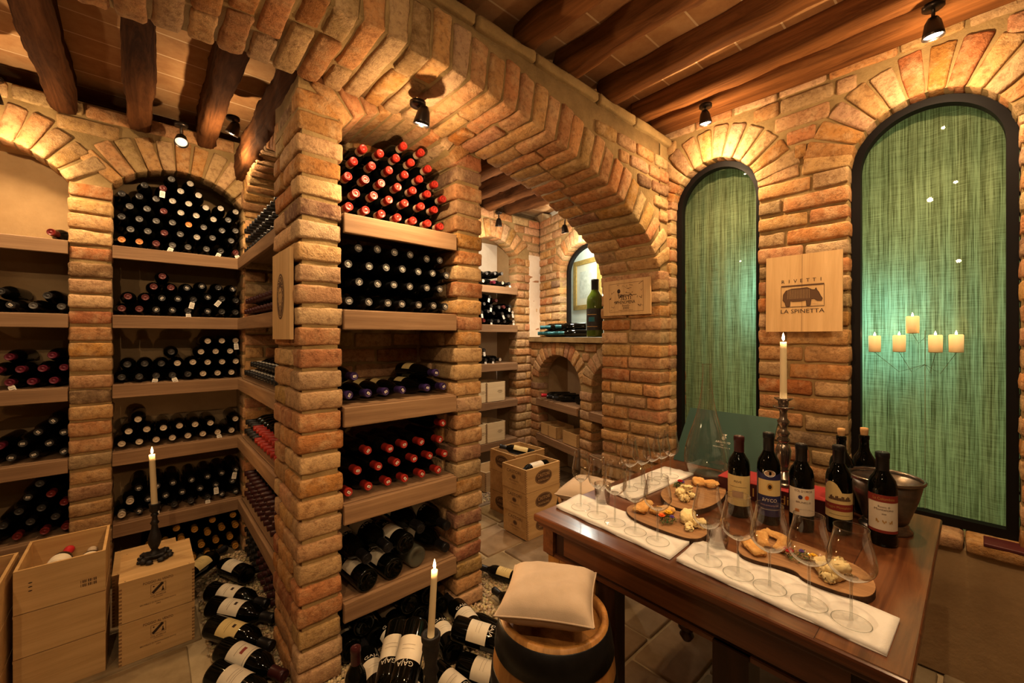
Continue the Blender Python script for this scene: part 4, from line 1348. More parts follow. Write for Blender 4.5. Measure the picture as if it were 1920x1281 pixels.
put(cap_mesh('large', 'black', 'black'), 'capsule', o)


def big_lab(mb):
    r = .0376 * 1.95 + .001
    wrap_patch(mb, r, .06, .25, 2.4, 'iron', ang=2.6, seg=30); wrap_patch(mb, r + .001, .135, .175, .38, 'teal_foil', ang=3.35)
    wrap_patch(mb, r + .001, .195, .20, .6, 'gold', ang=3.35); wrap_patch(mb, r + .001, .09, .094, .7, 'gold', ang=3.35)


put(keep(('ledge_label',), big_lab), 'paper_label', o)
# bottles in the low far niche
T3 = OF + NRF * 0.13
for i, (s, dd, cp) in enumerate(((0.34, 0.45, 'cherry'), (0.45, 0.45, 'black'), (0.56, 0.5, 'black'), (0.84, 0.9, 'black'))):
    d = NRF * (1 if i < 3 else -0.3) + AXF * (-dd if i < 3 else 1)
    b = FP(s + (0.12 if i < 3 else -0.08), -0.10 if i < 3 else 0.02, 0.80 + 0.040)
    bottle(['cherry-capped bottle lying in the low arched far niche', 'black-capped bottle lying second in the low arched far niche', 'black-capped bottle lying third in the low arched far niche', 'bottle with pale label lying crosswise at the end of the low far niche'][i],
           lying_M(b, d), 'wine', (cp, cp, None), lab=lab_plain('wine') if i == 3 else None)

# ------------------------------------------------------------------ magnums on the pebbles
FL = [((465, 1083), (395, 1052), 0, 'cherry', 1, 'paper', 'red-capped magnum with white label lying nearest the gold-capsuled bottles'),
      ((402, 1112), (502, 1131), 1, 'black', 1, 'paper', 'magnum with small crest label, second along the pebble row'),
      ((397, 1143), (500, 1160), 1, 'black', 1, 'paper', 'magnum touching the crest-label magnum, third along the pebble row'),
      ((392, 1184), (487, 1212), 1, 'black', 1, 'paper_yellow', 'magnum with cream yellow label, fourth along the pebble row'),
      ((420, 1222), (520, 1262), 2, 'wine', 1, 'paper', 'magnum with striped red-lettered label, fifth along the pebble row'),
      ((402, 1268), (535, 1330), 3, 'black', 1, 'paper', 'large-label magnum nearest the viewer in the pebble row')]
for i, (pb, pn, art, cp, _, pap, lb) in enumerate(FL):
    b = onZ(*pb, 0.056); nck = onZ(*pn, 0.045)
    d = (nck - b); d.z = -0.02
    b.z = 0.0625
    later(lb, b, d, dict(roll=0.25 if i else -0.1, cap=(cp, cp, None), lab=lab_plain('magnum', pap, .22, .52, 1.1, art), seg=32))
b = onZ(383, 1092, 0.0625); later('bottle with round yellow label lying half behind the candle crates', (b.x - .10, b.y - .02, .0625), (1, 1.2, 0.0), dict(cap=('black', 'black', None), lab=lab_plain('magnum', 'paper_yellow', .2, .5, 1.2)))
heap(.009, (.1, .50))

# magnums heaped in front of the central bay: base and neck as seen, height of the base centre, roll
HP = [((690, 1262), (668, 1195), .056, .05, .1, 'black label-up magnum, base towards viewer, nearest the near pier'),
      ((768, 1216), (722, 1150), .060, .05, .0, 'magnum with white label, base towards viewer, behind the floor candlestick'),
      ((812, 1198), (778, 1138), .062, .05, .1, 'magnum with white label leaning inward beside the lit floor candle'),
      ((868, 1196), (818, 1128), .060, .05, -.1, 'magnum with white label pointing inward next to the second pier'),
      ((850, 1188), (940, 1216), .150, .13, .25, 'magnum lying crosswise with neck towards the barrel, upper of three'),
      ((826, 1226), (930, 1266), .056, .045, .25, 'magnum lying crosswise with neck towards the barrel, middle of three'),
      ((806, 1250), (880, 1312), .056, .045, .3, 'magnum lying crosswise with neck towards the barrel, lowest of three'),
      ((712, 1234), (692, 1330), .120, .06, .15, 'magnum with label pointing its neck at the viewer beside the near pier'),
      ((752, 1226), (728, 1326), .130, .06, .0, 'magnum with label pointing its neck at the viewer, second from the near pier'),
      ((784, 1262), (772, 1340), .056, .045, .2, 'magnum with label half hidden behind the floor candlestick, neck to viewer')]
for pb, pn, zb, zn, rl, lb in HP:
    bb, nn = onZ(*pb, zb), onZ(*pn, zn)
    later(lb, bb, nn - bb, dict(roll=rl, cap=('black', 'black', None), lab=G, seg=32))
for i, (x, z) in enumerate(((0.687, 0.0515), (0.80, 0.0515), (0.913, 0.0515), (1.026, 0.0515), (1.139, 0.0515), (0.7435, 0.139), (0.9695, 0.139), (1.0825, 0.139))):
    later(f'black magnum stacked inside the bay on the floor, {ORD[i % 5]} of the {"lower" if i < 5 else "upper"} layer', (x, 1.835, z + .009), (0, 1, 0.0), dict(roll=0.15 * (i % 3 - 1), cap=('black', 'black', None), lab=G, group='magnums stacked under the lowest bay shelf', seg=20), True)
heap(.009, (.575, 1.5))
bottle('bottle with dark red capsule standing tilted at the foot of the near pier', lying_M((0.575, 1.50, 0.012), (0.02, 0.05, 1)), 'wine', ('wine', 'wine', None), lab=lab_plain('wine'))
b = onZ(925, 1185, 0.05); n2 = onZ(853, 1147, 0.05); bottle('black magnum lying at the second pier with its neck over the pebbles', lying_M(b + (b - n2).normalized() * 0.14, n2 - b), 'magnum', ('black', 'black', None), seg=28)
bottle('dark bottle lying behind the barrel stool, neck towards the far room', lying_M((1.435, 1.48, 0.047), (0.05, 1, 0.0)), 'wine', ('black', 'black', None))
bottle('yellow-labelled bottle lying on pebbles just past the second pier', lying_M((1.63, 1.73, 0.047), (-0.35, 1, 0.0)), 'wine', ('black', 'black', None), lab=lab_plain('wine', 'paper_yellow'))
# ------------------------------------------------------------------ wooden wine crates
def crate(name, label, x0, x1, y0, y1, z0, z1, opened=False, prints=(), group=None, mat='crate', T=None, joints=True):
    cx, cy = (x0 + x1) / 2, (y0 + y1) / 2
    root = thing(name, label, 'crate', (cx, cy, z0), 0, group)
    if T is not None: root.matrix_world = T @ Matrix.Translation((cx, cy, z0))
    hx, hy, H_ = (x1 - x0) / 2, (y1 - y0) / 2, z1 - z0
    t = 0.010
    j = RNG.uniform(-0.002, 0.002)
    mb = MB()
    top = H_ if opened else H_ - t
    for a, b, c, d in ((-hx, hx, -hy, -hy + t), (-hx, hx, hy - t, hy), (-hx, -hx + t, -hy + t, hy - t), (hx - t, hx, -hy + t, hy - t)):
        mb.box(a, b, c, d, 0.0015, top, mat)
    # box joints at the corners
    k = int(top / 0.016) if joints else 0
    for i in range(k):
        z = 0.004 + i * 0.016
        for sx in (-1, 1):
            mb.box(sx * hx - (t if sx > 0 else 0) , sx * hx + (0 if sx > 0 else t), -hy - 0.0004, -hy, z, z + 0.008, 'joint')
            mb.box(sx * hx - (0.0 if sx > 0 else 0.0004), sx * hx + (0.0004 if sx > 0 else 0), -hy + t * 0.1, -hy + t, z + 0.008, z + 0.016, 'joint')
    mb.build('side_boards', root)
    mb = MB(); mb.box(-hx + t, hx - t, -hy + t, hy - t, 0.0015, 0.012, mat); mb.build('bottom_board', root)
    if not opened:
        mb = MB(); mb.box(-hx - .001, hx + .001, -hy - .001, hy + .001, H_ - t, H_ - 0.0005, mat)
        for sx in (-1, 1):
            for sy in (-1, 1): mb.lathe([(.0025, H_ - .0004), (0, H_ - .0002)], 'ink', 8, Matrix.Translation((sx * (hx - .02), sy * (hy - .008), 0)))
        mb.build('lid', root)
    if prints:
        for face, fn in prints:
            mb = MB()
            if face == 'front': T2 = frame_T((0, -hy - .0008, H_ / 2), (1, 0, 0), (0, 0, 1))
            elif face == 'left': T2 = frame_T((-hx - .0008, 0, H_ / 2), (0, -1, 0), (0, 0, 1))
            elif face == 'right': T2 = frame_T((hx + .0008, 0, H_ / 2), (0, 1, 0), (0, 0, 1))
            fn(mb, T2)
            mb.build('stencil_print', root)
    return root


def quad(mb, x0, x1, y0, y1, T, mat, z=0.0):
    mb.add([(x0, y0, z), (x1, y0, z), (x1, y1, z), (x0, y1, z)], [(0, 1, 2, 3)], mat, False, (1, 1, 1), T)


def line(mb, pts, w, T, mat, z=0.0):
    for (x0, y0), (x1, y1) in zip(pts[:-1], pts[1:]):
        dx, dy = x1 - x0, y1 - y0; L = math.hypot(dx, dy) or 1
        nx, ny = -dy / L * w / 2, dx / L * w / 2
        mb.add([(x0 + nx, y0 + ny, z), (x1 + nx, y1 + ny, z), (x1 - nx, y1 - ny, z), (x0 - nx, y0 - ny, z)], [(3, 2, 1, 0)], mat, False, (1, 1, 1), T)


def ellipse(mb, rx, ry, T, mat, z=0.0, cx=0, cy=0, n=40, ring=0.0):
    P = [(cx + rx * math.cos(2 * PI * i / n), cy + ry * math.sin(2 * PI * i / n)) for i in range(n)]
    if ring:
        Q = [(cx + (rx - ring) * math.cos(2 * PI * i / n), cy + (ry - ring) * math.sin(2 * PI * i / n)) for i in range(n)]
        mb.add([(x, y, z) for x, y in P + Q], [(i, (i + 1) % n, n + (i + 1) % n, n + i) for i in range(n)], mat, False, (1, 1, 1), T)
    else: mb.add([(x, y, z) for x, y in P], [tuple(range(n))], mat, False, (1, 1, 1), T)


def pr_vento(mb, T):
    flat_text(mb, 'POGGIO AL VENTO', .016, T @ Matrix.Translation((0, .058, 0)), 'ink_soft', width=.105)
    for a, b in (((-.026, .044), (.026, .044)), ((-.026, .002), (.026, .002)), ((-.026, .002), (-.026, .044)), ((.026, .002), (.026, .044))): line(mb, [a, b], .0012, T, 'ink_soft')
    line(mb, [(-.020, .006), (.016, .042)], .011, T, 'ink')
    mb.add([(.010, .006, 0), (.022, .006, 0), (.018, .016, 0), (.0172, .026, 0), (.0148, .026, 0), (.014, .016, 0)], [tuple(range(6))], 'ink', False, (1, 1, 1), T)
    ellipse(mb, .003, .003, T, 'ink', cx=-.016, cy=.034, n=10)
    flat_text(mb, 'COL D\'ORCIA', .009, T @ Matrix.Translation((0, -.008, 0)), 'ink_soft', width=.055)
    flat_text(mb, 'MONTALCINO', .006, T @ Matrix.Translation((0, -.017, 0)), 'ink_soft', width=.032)
    flat_text(mb, 'BRUNELLO DI MONTALCINO DOCG', .008, T @ Matrix.Translation((0, -.036, 0)), 'ink_soft', width=.125)
    flat_text(mb, '2004', .008, T @ Matrix.Translation((0, -.046, 0)), 'ink_soft')


def pr_stamp(mb, T):
    for i in range(2):
        for k in range(9): quad(mb, .055 + k * .0055, .0585 + k * .0055 - (.002 if k % 3 == 0 else 0), -.045 + i * .016, -.033 + i * .016, T, 'ink_soft')
    for k in range(3): ellipse(mb, .006, .0022, T, 'ink', cx=-.085, cy=.03 - k * .016, n=10)


def pr_oval(mb, T):
    ellipse(mb, .088, .052, T, 'ink_soft', .0000, cy=.004)
    ellipse(mb, .082, .047, T, 'crate', .0004, cy=.004, ring=.0016)
    flat_text(mb, 'CASTORI', .034, T @ Matrix.Translation((0, .018, .0006)), 'crate', width=.125)
    flat_text(mb, 'MONTALCINO', .020, T @ Matrix.Translation((0, -.018, .0006)), 'crate', width=.115)


def pr_side(mb, T):
    flat_text(mb, 'CASTORI', .032, T @ Matrix.Translation((0, .045, 0)), 'ink_soft', width=.15)
    ellipse(mb, .022, .016, T, 'ink_soft', cy=.008); ellipse(mb, .018, .012, T, 'crate', .0004, cy=.008, ring=.0012)
    flat_text(mb, 'MONTALCINO', .012, T @ Matrix.Translation((0, -.020, 0)), 'ink_soft', width=.10)
    flat_text(mb, 'ITALIA', .010, T @ Matrix.Translation((0, -.040, 0)), 'ink_soft', width=.05)


def pr_pale(mb, T):
    for k, wd in enumerate((.05, .07, .04)): quad(mb, .05 - wd / 2, .05 + wd / 2, .01 - k * .012, .013 - k * .012, T, 'ink_soft')
    for k in range(8): quad(mb, -.128, -.122, -.07 + k * .018, -.062 + k * .018, T, 'ink_soft')


h = 0.175
for i in range(3):
    crate('wine_crate', ['plain crate at the bottom of the taller crate stack', 'plain crate in the middle of the taller crate stack', 'open crate with stamp on top of the taller crate stack'][i],
          -0.384, -0.124, 2.515, 2.845, i * h, (i + 1) * h - .001, i == 2, [('front', pr_stamp)] if i == 2 else [('right', pr_stamp)] if i == 1 else (), 'stacked pine crates', joints=False)
for i in range(3):
    crate('wine_crate', ['crate at the bottom of the stack cut by the frame edge', 'crate in the middle of the stack cut by the frame edge', 'open crate on top of the stack cut by the frame edge'][i],
          -0.67, -0.402, 2.40, 2.74, i * h, (i + 1) * h - .001 - (0.0), i == 2, (), 'stacked pine crates', joints=False)
h2 = 0.185
for i in range(2):
    crate('wine_crate', ['lower crate printed with a diagonal emblem under the iron candlestick', 'upper crate printed with a diagonal emblem carrying the iron candlestick'][i],
          -0.082, 0.182, 2.495, 2.815, i * h2, (i + 1) * h2 - .001, False, [('front', pr_vento)], 'emblem crates')
for i in range(2):
    crate('wine_crate', ['lower crate squeezed into the gap behind the two stacks', 'upper crate squeezed into the gap behind the two stacks'][i], -0.118, 0.14, 2.86, 3.17, i * .13, (i + 1) * .13 - .001, False, (), 'crates in the gap')
for i in range(3):
    crate('wine_crate', ['bottom crate with dark oval mark in the front far-room stack', 'middle crate with dark oval mark in the front far-room stack', 'open crate with dark oval mark on the front far-room stack'][i],
          2.02 + .008 * (i == 0) - .006 * (i == 2), 2.37, 2.112, 2.372, i * .169, (i + 1) * .169 - .001, i == 2, [('front', pr_oval), ('left', pr_side)], 'far-room crates')
for i in range(3):
    crate('wine_crate', ['bottom crate with dark oval mark in the rear far-room stack', 'unmarked middle crate in the rear far-room stack', 'open crate with dark oval mark on the rear far-room stack'][i],
          2.19, 2.53, 2.425, 2.735, i * .169, (i + 1) * .169 - .001, i == 2, [('left', pr_oval)] if i != 1 else (), 'far-room crates')
# pale crates on the far shelves
for i, (x0, x1, z) in enumerate(((2.40, 2.585, NICHE_Z[3]), (2.595, 2.84, NICHE_Z[3]), (2.40, 2.585, NICHE_Z[4]), (2.595, 2.84, NICHE_Z[4]))):
    crate('wine_crate', f'pale crate, {["first", "second"][i % 2]} on the {["fourth", "lowest"][i // 2]} shelf of the far niche', x0, x1, YN - .005, YN + .30, z + .001, z + .20, True, [('front', pr_pale)], 'pale crates on far shelves', 'crate_pale')
crate('wine_crate', 'pale open crate on the pebbles under the far niche', 2.36, 2.62, 3.02, 3.28, .006, .19, True, [('front', pr_pale)], None, 'crate_pale')
TFN = Matrix((AXF, -NRF, Vector((0, 0, 1)))).transposed().to_4x4(); TFN.translation = OF + NRF * 0.13
for i, (s0, s1) in enumerate(((0.27, 0.42), (0.425, 0.575), (0.69, 0.93))):
    crate('small_box', f'small open pine box on the lower far niche shelf, {ORD[i]} from corner', s0, s1, -0.01, 0.20, 0.426, 0.426 + .12, True, (), 'small pine boxes', T=TFN)
# what lies in the crates
LW = lab_plain('wine')
for b, dd, cp, lb in (((-.305, 2.532, .44), (.15, .97, .05), ('cherry', 'orange', None), 'orange-capped bottle in white label lying in the open stamped crate'), ((-.185, 2.53, .425), (0, 1, .0), ('cream', 'cream', None), 'pale bottle half showing in the open stamped crate'),
                      ((-.47, 2.425, .44), (0, 1, .03), ('cherry', 'orange', None), 'orange-capped bottle lying in the crate cut by the frame edge')):
    bottle(lb, lying_M(b, dd, roll=0.2), 'wine', cp, lab=lab_plain('wine', 'paper', .1, .6, 1.5))
for i, (b, dd, lb) in enumerate((((2.455, 2.474, .462), (-.55, .62, .17), 'bottle with cream label lying across the open rear far-room crate'), ((2.352, 2.235, .457), (-1, 0, .0), 'bottle with white label lying on two others in the front far-room crate'),
                                ((2.352, 2.194, .3905), (-1, 0, .0), 'bottle lying low along the near board of the open front far-room crate'), ((2.352, 2.276, .3905), (-1, 0, .0), 'bottle lying low along the rear board of the open front far-room crate'))):
    bottle(lb, lying_M(b, dd, roll=.1), 'wine', ('black', 'black', None), lab=lab_plain('wine', 'paper_yellow' if i == 0 else 'paper', .2, .6, 1.4))
mb = MB()
for k in range(14):
    rbox(mb, (2.36 + RNG.uniform(-.09, .09), 2.58 + RNG.uniform(-.08, .08), .385 + RNG.uniform(-.015, .015)), (.05, .04, .015), 'tag', r=.012, amp=.012, freq=40, seg=(5, 5, 3))
o = mb.build('packing_paper'); o['kind'] = 'stuff'; tag(o, 'crumpled white packing paper in the open rear far-room crate', 'paper')


# ------------------------------------------------------------------ candlesticks
def candle(label, x, y, z, hgt, r=.0115, lean=(0, 0), es=2.2):
    root = thing('candle', label, 'candle', (x, y, z))
    T = Matrix.Translation((0, 0, 0))
    n = 8
    mb = MB(); mb.tube([(lean[0] * i / n, lean[1] * i / n, hgt * i / n) for i in range(n + 1)], [r * (1.05 - .12 * i / n) for i in range(n + 1)], 'wax', 16)
    mb.build('wax_stick', root)
    tx, ty = lean
    mb = MB(); mb.tube([(tx, ty, hgt - .002), (tx + .001, ty, hgt + .008)], .001, 'wick', 6); mb.build('wick', root)
    mb = MB(); mb.lathe([(0, 0), (.0035, .004), (.0050, .010), (.0042, .018), (.0020, .027), (0, .034)], 'flame', 14, Matrix.Translation((tx, ty, hgt + .004)))
    mb.build('flame', root)
    li = bpy.data.lights.new('candle_light', 'POINT'); li.energy = es; li.color = (1.0, .60, .26); li.shadow_soft_size = .012
    lo = bpy.data.objects.new('candle_light', li); COL.objects.link(lo); lo.location = (x + tx, y + ty, z + hgt + .05)
    return root


def candlestick(label, x, y, z, parts, mat, foot=None):
    root = thing('candlestick', label, 'candlestick', (x, y, z))
    for nm, prof in parts:
        mb = MB(); mb.lathe(prof, mat, 22); mb.build(nm, root)
    if foot:
        mb = MB(); foot(mb); mb.build('foot', root)
    return root


def iron_foot(mb):
    rbox(mb, (0, 0, .022), (.036, .036, .007), 'iron', r=.006, amp=.003, freq=60, seg=(6, 6, 2))
    for k in range(4):
        a = PI / 4 + k * PI / 2
        c = (.050 * math.cos(a), .050 * math.sin(a), .012)
        rbox(mb, c, (.020, .015, .012), 'iron', axes=[[math.cos(a), math.sin(a), 0], [-math.sin(a), math.cos(a), 0], [0, 0, 1]], r=.011, amp=.004, freq=70, seg=(5, 5, 4))
        for q in (-1, 1):
            rbox(mb, (.058 * math.cos(a + q * .42), .058 * math.sin(a + q * .42), .008), (.012, .009, .008), 'iron', r=.007, amp=.003, freq=70, seg=(4, 4, 3))


pc = onZ(290, 1047, .37)
candlestick('black wrought iron candlestick with lobed foot on the emblem crates', pc.x, pc.y, .37,
            [('stem', [(.028, .026), (.020, .034), (.012, .046), (.018, .058), (.024, .075), (.026, .10), (.020, .125), (.013, .150), (.012, .165), (.018, .175), (.012, .185), (.010, .205), (.016, .214), (.011, .222)]),
             ('cup', [(.011, .222), (.014, .228), (.020, .236), (.021, .262), (.024, .266), (.022, .270), (.013, .268), (.012, .245), (0, .244)])], 'iron', iron_foot)
candle('tall ivory candle burning in the iron candlestick on the crates', pc.x, pc.y, .616, .262, .0125, (-.010, .0), 3.0)
candlestick('black iron candlestick standing on the floor before the central bay', .73, 1.235, 0.0,
            [('foot', [(0, .03), (.03, .012), (.07, .0), (.075, .006), (.06, .016), (.03, .03), (.018, .05), (0.0, .06)]), ('stem', [(.018, .05), (.022, .075), (.016, .10), (.028, .14), (.034, .19), (.026, .26), (.019, .30), (.027, .315), (.020, .33), (.022, .35), (.030, .39), (.027, .41)]),
             ('cup', [(.027, .41), (.032, .42), (.033, .437), (.029, .442), (.022, .438), (.014, .430), (0, .42)])], 'iron')
candle('tall ivory candle burning in the floor candlestick', .73, 1.235, .431, .222, .0115, (.012, -.004), 2.4)
SX, SY = 1.975, .530
candlestick('tall tarnished silver candlestick standing on the red box', SX, SY, .8405,
            [('foot', [(0, .0), (.046, .0), (.048, .005), (.044, .012), (.036, .018), (.040, .024), (.033, .032), (.022, .045), (.016, .055)]),
             ('stem', [(.016, .055), (.020, .060), (.017, .066), (.020, .08), (.026, .12), (.028, .142), (.022, .165), (.015, .172), (.021, .178), (.024, .186), (.016, .196), (.020, .206), (.024, .214), (.014, .226), (.013, .24), (.020, .252), (.023, .262), (.014, .274), (.013, .30), (.017, .31)]),
             ('drip_pan', [(.017, .31), (.035, .317), (.038, .322), (.030, .322), (.016, .324)]), ('cup', [(.016, .324), (.019, .332), (.019, .345), (.030, .352), (.034, .357), (.026, .358), (.013, .356), (0, .346)])], 'silver')
candle('tall ivory candle burning in the silver candlestick', SX, SY, 1.195, .235, .0125, (.0, .0), 2.6)

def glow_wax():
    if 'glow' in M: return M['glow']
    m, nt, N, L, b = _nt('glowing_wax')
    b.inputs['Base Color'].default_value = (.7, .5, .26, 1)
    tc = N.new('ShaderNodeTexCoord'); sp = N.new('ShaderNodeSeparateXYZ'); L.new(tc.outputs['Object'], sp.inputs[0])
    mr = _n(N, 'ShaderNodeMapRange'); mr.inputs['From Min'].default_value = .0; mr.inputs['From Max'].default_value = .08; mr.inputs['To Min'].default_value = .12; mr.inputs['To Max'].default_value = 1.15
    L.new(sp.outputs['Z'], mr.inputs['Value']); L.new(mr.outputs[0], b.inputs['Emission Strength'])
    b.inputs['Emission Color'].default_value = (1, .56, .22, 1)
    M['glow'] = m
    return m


# candelabra standing between the large window and its curtain
root = thing('candelabra', 'thin dark candelabra behind the glass of the larger window', 'candelabra', (2.755, .16, .62))
mb = MB(); mb.tube([(0, 0, 0), (0, 0, .86)], .0015, 'linen', 8); mb.lathe([(.05, 0), (.05, .006), (.01, .02), (0, .02)], 'frame', 20); mb.build('stand', root)
spots = [(1711, 625, 0), (1640, 660, 1), (1686, 660, 1), (1754, 661, 1), (1793, 661, 1)]
for i, (u, v, k) in enumerate(spots):
    p = onX(u, v, 2.755)
    mb = MB(); mb.tube([(0, 0, p.z - .64 if k == 0 else .70), (0, (p.y - .16) * .5, .66 if k else .8), (0, p.y - .16, p.z - .622)], .0010, 'linen', 6)
    mb.lathe([(0, 0), (.016, .001), (.017, .004), (0, .004)], 'linen', 16, Matrix.Translation((0, p.y - .16, p.z - .622)))
    mb.build('arm', root)
    pr = thing('pillar_candle', ['short glowing pillar candle highest in the larger window', 'short glowing pillar candle at the window edge nearest the brick strip', 'short glowing pillar candle under the highest one in the window', 'short glowing pillar candle past the highest one, inner', 'short glowing pillar candle past the highest one, outermost'][i], 'candle', (2.755, p.y, p.z - .616), 0, None)
    mb = MB(); mb.lathe([(0, 0), (.0235, 0), (.024, .003), (.024, .078), (.021, .082), (.012, .076), (0, .074)], glow_wax(), 20); mb.build('wax_body', pr)
    mb = MB(); mb.lathe([(0, .076), (.004, .082), (.004, .088), (0, .100)], 'flame', 10); mb.build('flame', pr)
    pr.location.z = p.z - .0

# ------------------------------------------------------------------ sign boards
def sign(name, label, T, w, h, th, fn, mat='board', loc=None):
    root = thing(name, label, 'sign', mw=T)
    mb = MB(); rbox(mb, (0, 0, th / 2), (w / 2, h / 2, th / 2), mat, r=.002, amp=0, seg=(2, 2, 2), smooth=False)
    mb.build('board', root)
    mb = MB(); fn(mb, Matrix.Translation((0, 0, th + .0006))); mb.build('stencil_print', root)
    return root


def pr_rivetti(mb, T):
    quad(mb, -.0006, .0006, -.2, .2, T, 'ink_soft')
    for i, ch in enumerate('RIVETTI'): flat_text(mb, ch, .026, T @ Matrix.Translation((-.085 + i * .0275, .063, 0)), 'ink')
    quad(mb, -.094, .094, .036, .043, T, 'ink_soft')
    for a, b in (((-.094, .036), (.094, .036)), ((-.094, -.073), (.094, -.073)), ((-.094, .036), (-.094, -.073)), ((.094, .036), (.094, -.073))): line(mb, [a, b], .0016, T, 'ink')
    # plain hoofed beast seen from the side
    body = [(-.086, -.035), (-.084, -.005), (-.072, .015), (-.045, .024), (-.010, .024), (.022, .026), (.042, .014), (.054, .012), (.060, .022), (.064, .010), (.072, -.002), (.080, -.022), (.087, -.034), (.083, -.046), (.066, -.045), (.052, -.034), (.040, -.036), (.036, -.068), (.020, -.068), (.018, -.040),
            (-.005, -.044), (-.040, -.044), (-.052, -.040), (-.054, -.068), (-.072, -.068), (-.076, -.048)]
    Z = Matrix.Translation((0, 0, .0002))
    mb.add([(x, y, 0) for x, y in body], [tuple(range(len(body)))], 'ink_soft', False, (1, 1, 1), T @ Z)
    line(mb, body + body[:1], .0018, T, 'ink', .0006)
    for k in range(16): line(mb, [(-.062 + k * .0062, .018), (-.064 + k * .0064, -.030)], .0009, T, 'board', .0007)
    line(mb, [(-.092, -.071), (.092, -.071)], .0014, T, 'ink'); line(mb, [(.045, -.060), (.088, -.066)], .001, T, 'ink_soft')
    flat_text(mb, 'LA SPINETTA', .030, T @ Matrix.Translation((0, -.096, 0)), 'ink', width=.19)


T = frame_T(onX(1507, 550, 2.585) + Vector((-.02, 0, 0)), (0, -1, 0), (.02, 0, 1))
sign('sign_board', 'pale crate panel with beast print on the brick strip between the arched windows', T, .335, .405, .012, pr_rivetti)


def pr_sesti(mb, T):
    for a, b in (((-.135, .098), (.135, .098)), ((-.135, -.098), (.135, -.098)), ((-.135, .098), (-.135, -.098)), ((.135, .098), (.135, -.098))): line(mb, [a, b], .0014, T, 'ink_soft')
    flat_text(mb, 'SESTI', .036, T @ Matrix.Translation((.0, -.005, 0)), 'ink', width=.082)
    flat_text(mb, 'PHENOMENA', .032, T @ Matrix.Translation((.0, -.034, 0)), 'ink', width=.145)
    flat_text(mb, 'Brunello', .020, T @ Matrix.Translation((.0, -.056, 0)), 'ink_soft', width=.055)
    flat_text(mb, '2000', .024, T @ Matrix.Translation((.0, -.074, 0)), 'ink', width=.05)
    flat_text(mb, 'Montalcino', .010, T @ Matrix.Translation((.0, -.089, 0)), 'ink_soft', width=.11)
    r2 = random.Random(3)
    ellipse(mb, .013, .015, T, 'ink', cx=-.055, cy=.045, n=12)
    for k in range(26):
        x, y = r2.uniform(-.12, .12), r2.uniform(.0, .09)
        if k > 15: x, y = r2.choice([-1, 1]) * r2.uniform(.08, .125), r2.uniform(-.09, .0)
        line(mb, [(x, y), (x + r2.uniform(-.02, .03), y + r2.uniform(-.012, .012)), (x + r2.uniform(-.0, .04), y + r2.uniform(-.014, .014))], r2.choice([.0012, .002, .003]), T, r2.choice(['ink', 'ink_soft']))
    line(mb, [(-.06, .03), (-.052, -.005), (-.04, .01), (-.01, .018), (.02, .012), (.04, .02), (.052, .005)], .004, T, 'ink')
    line(mb, [(.03, .02), (.045, .012), (.085, .014)], .003, T, 'ink')


a_, b_ = onX(1133, 562, AX + AW - .006), onX(1222, 553, AX + AW - .006)
T = frame_T((a_ + b_) / 2, (b_ - a_), (0, 0, 1))
sign('sign_board', 'engraved crate panel with raised rim on the brick jamb of the arch', T, (b_ - a_).length, .245, .014, pr_sesti)


def pr_lion(mb, T):
    ellipse(mb, .062, .098, T, 'ink_soft', cy=-.005); ellipse(mb, .056, .090, T, 'board', .0002, cy=-.005); ellipse(mb, .053, .087, T, 'ink_soft', .0004, cy=-.005)
    r2 = random.Random(5)
    for k in range(18):
        a = 2 * PI * k / 18
        line(mb, [(.026 * math.cos(a), .03 + .03 * math.sin(a)), (.045 * math.cos(a + .25), .005 + .07 * math.sin(a + .15))], .004, T, 'board', .0006)
    ellipse(mb, .025, .040, T, 'board', .0008, cy=-.005)
    for sx in (-1, 1):
        ellipse(mb, .005, .006, T, 'ink', .001, cx=sx * .011, cy=.012, n=10); line(mb, [(sx * .004, .005), (sx * .008, -.022), (sx * .002, -.028)], .003, T, 'ink', .001)
    line(mb, [(-.010, -.034), (0, -.030), (.010, -.034)], .003, T, 'ink', .001); quad(mb, -.004, .004, -.085, -.045, T, 'board', .0008)


a_, b_ = onX(518, 560, XA0 - .008), onX(551, 560, XA0 - .008)
zt, zb_ = onX(551, 462, XA0 - .008).z, onX(551, 637, XA0 - .008).z
T = frame_T(((a_.x + b_.x) / 2, (a_.y + b_.y) / 2, (zt + zb_) / 2), (0, -1, 0), (0, 0, 1))
sign('sign_board', 'tall crate panel with oval lion mark on the side of the near pier', T, abs(a_.y - b_.y), zt - zb_, .016, pr_lion)


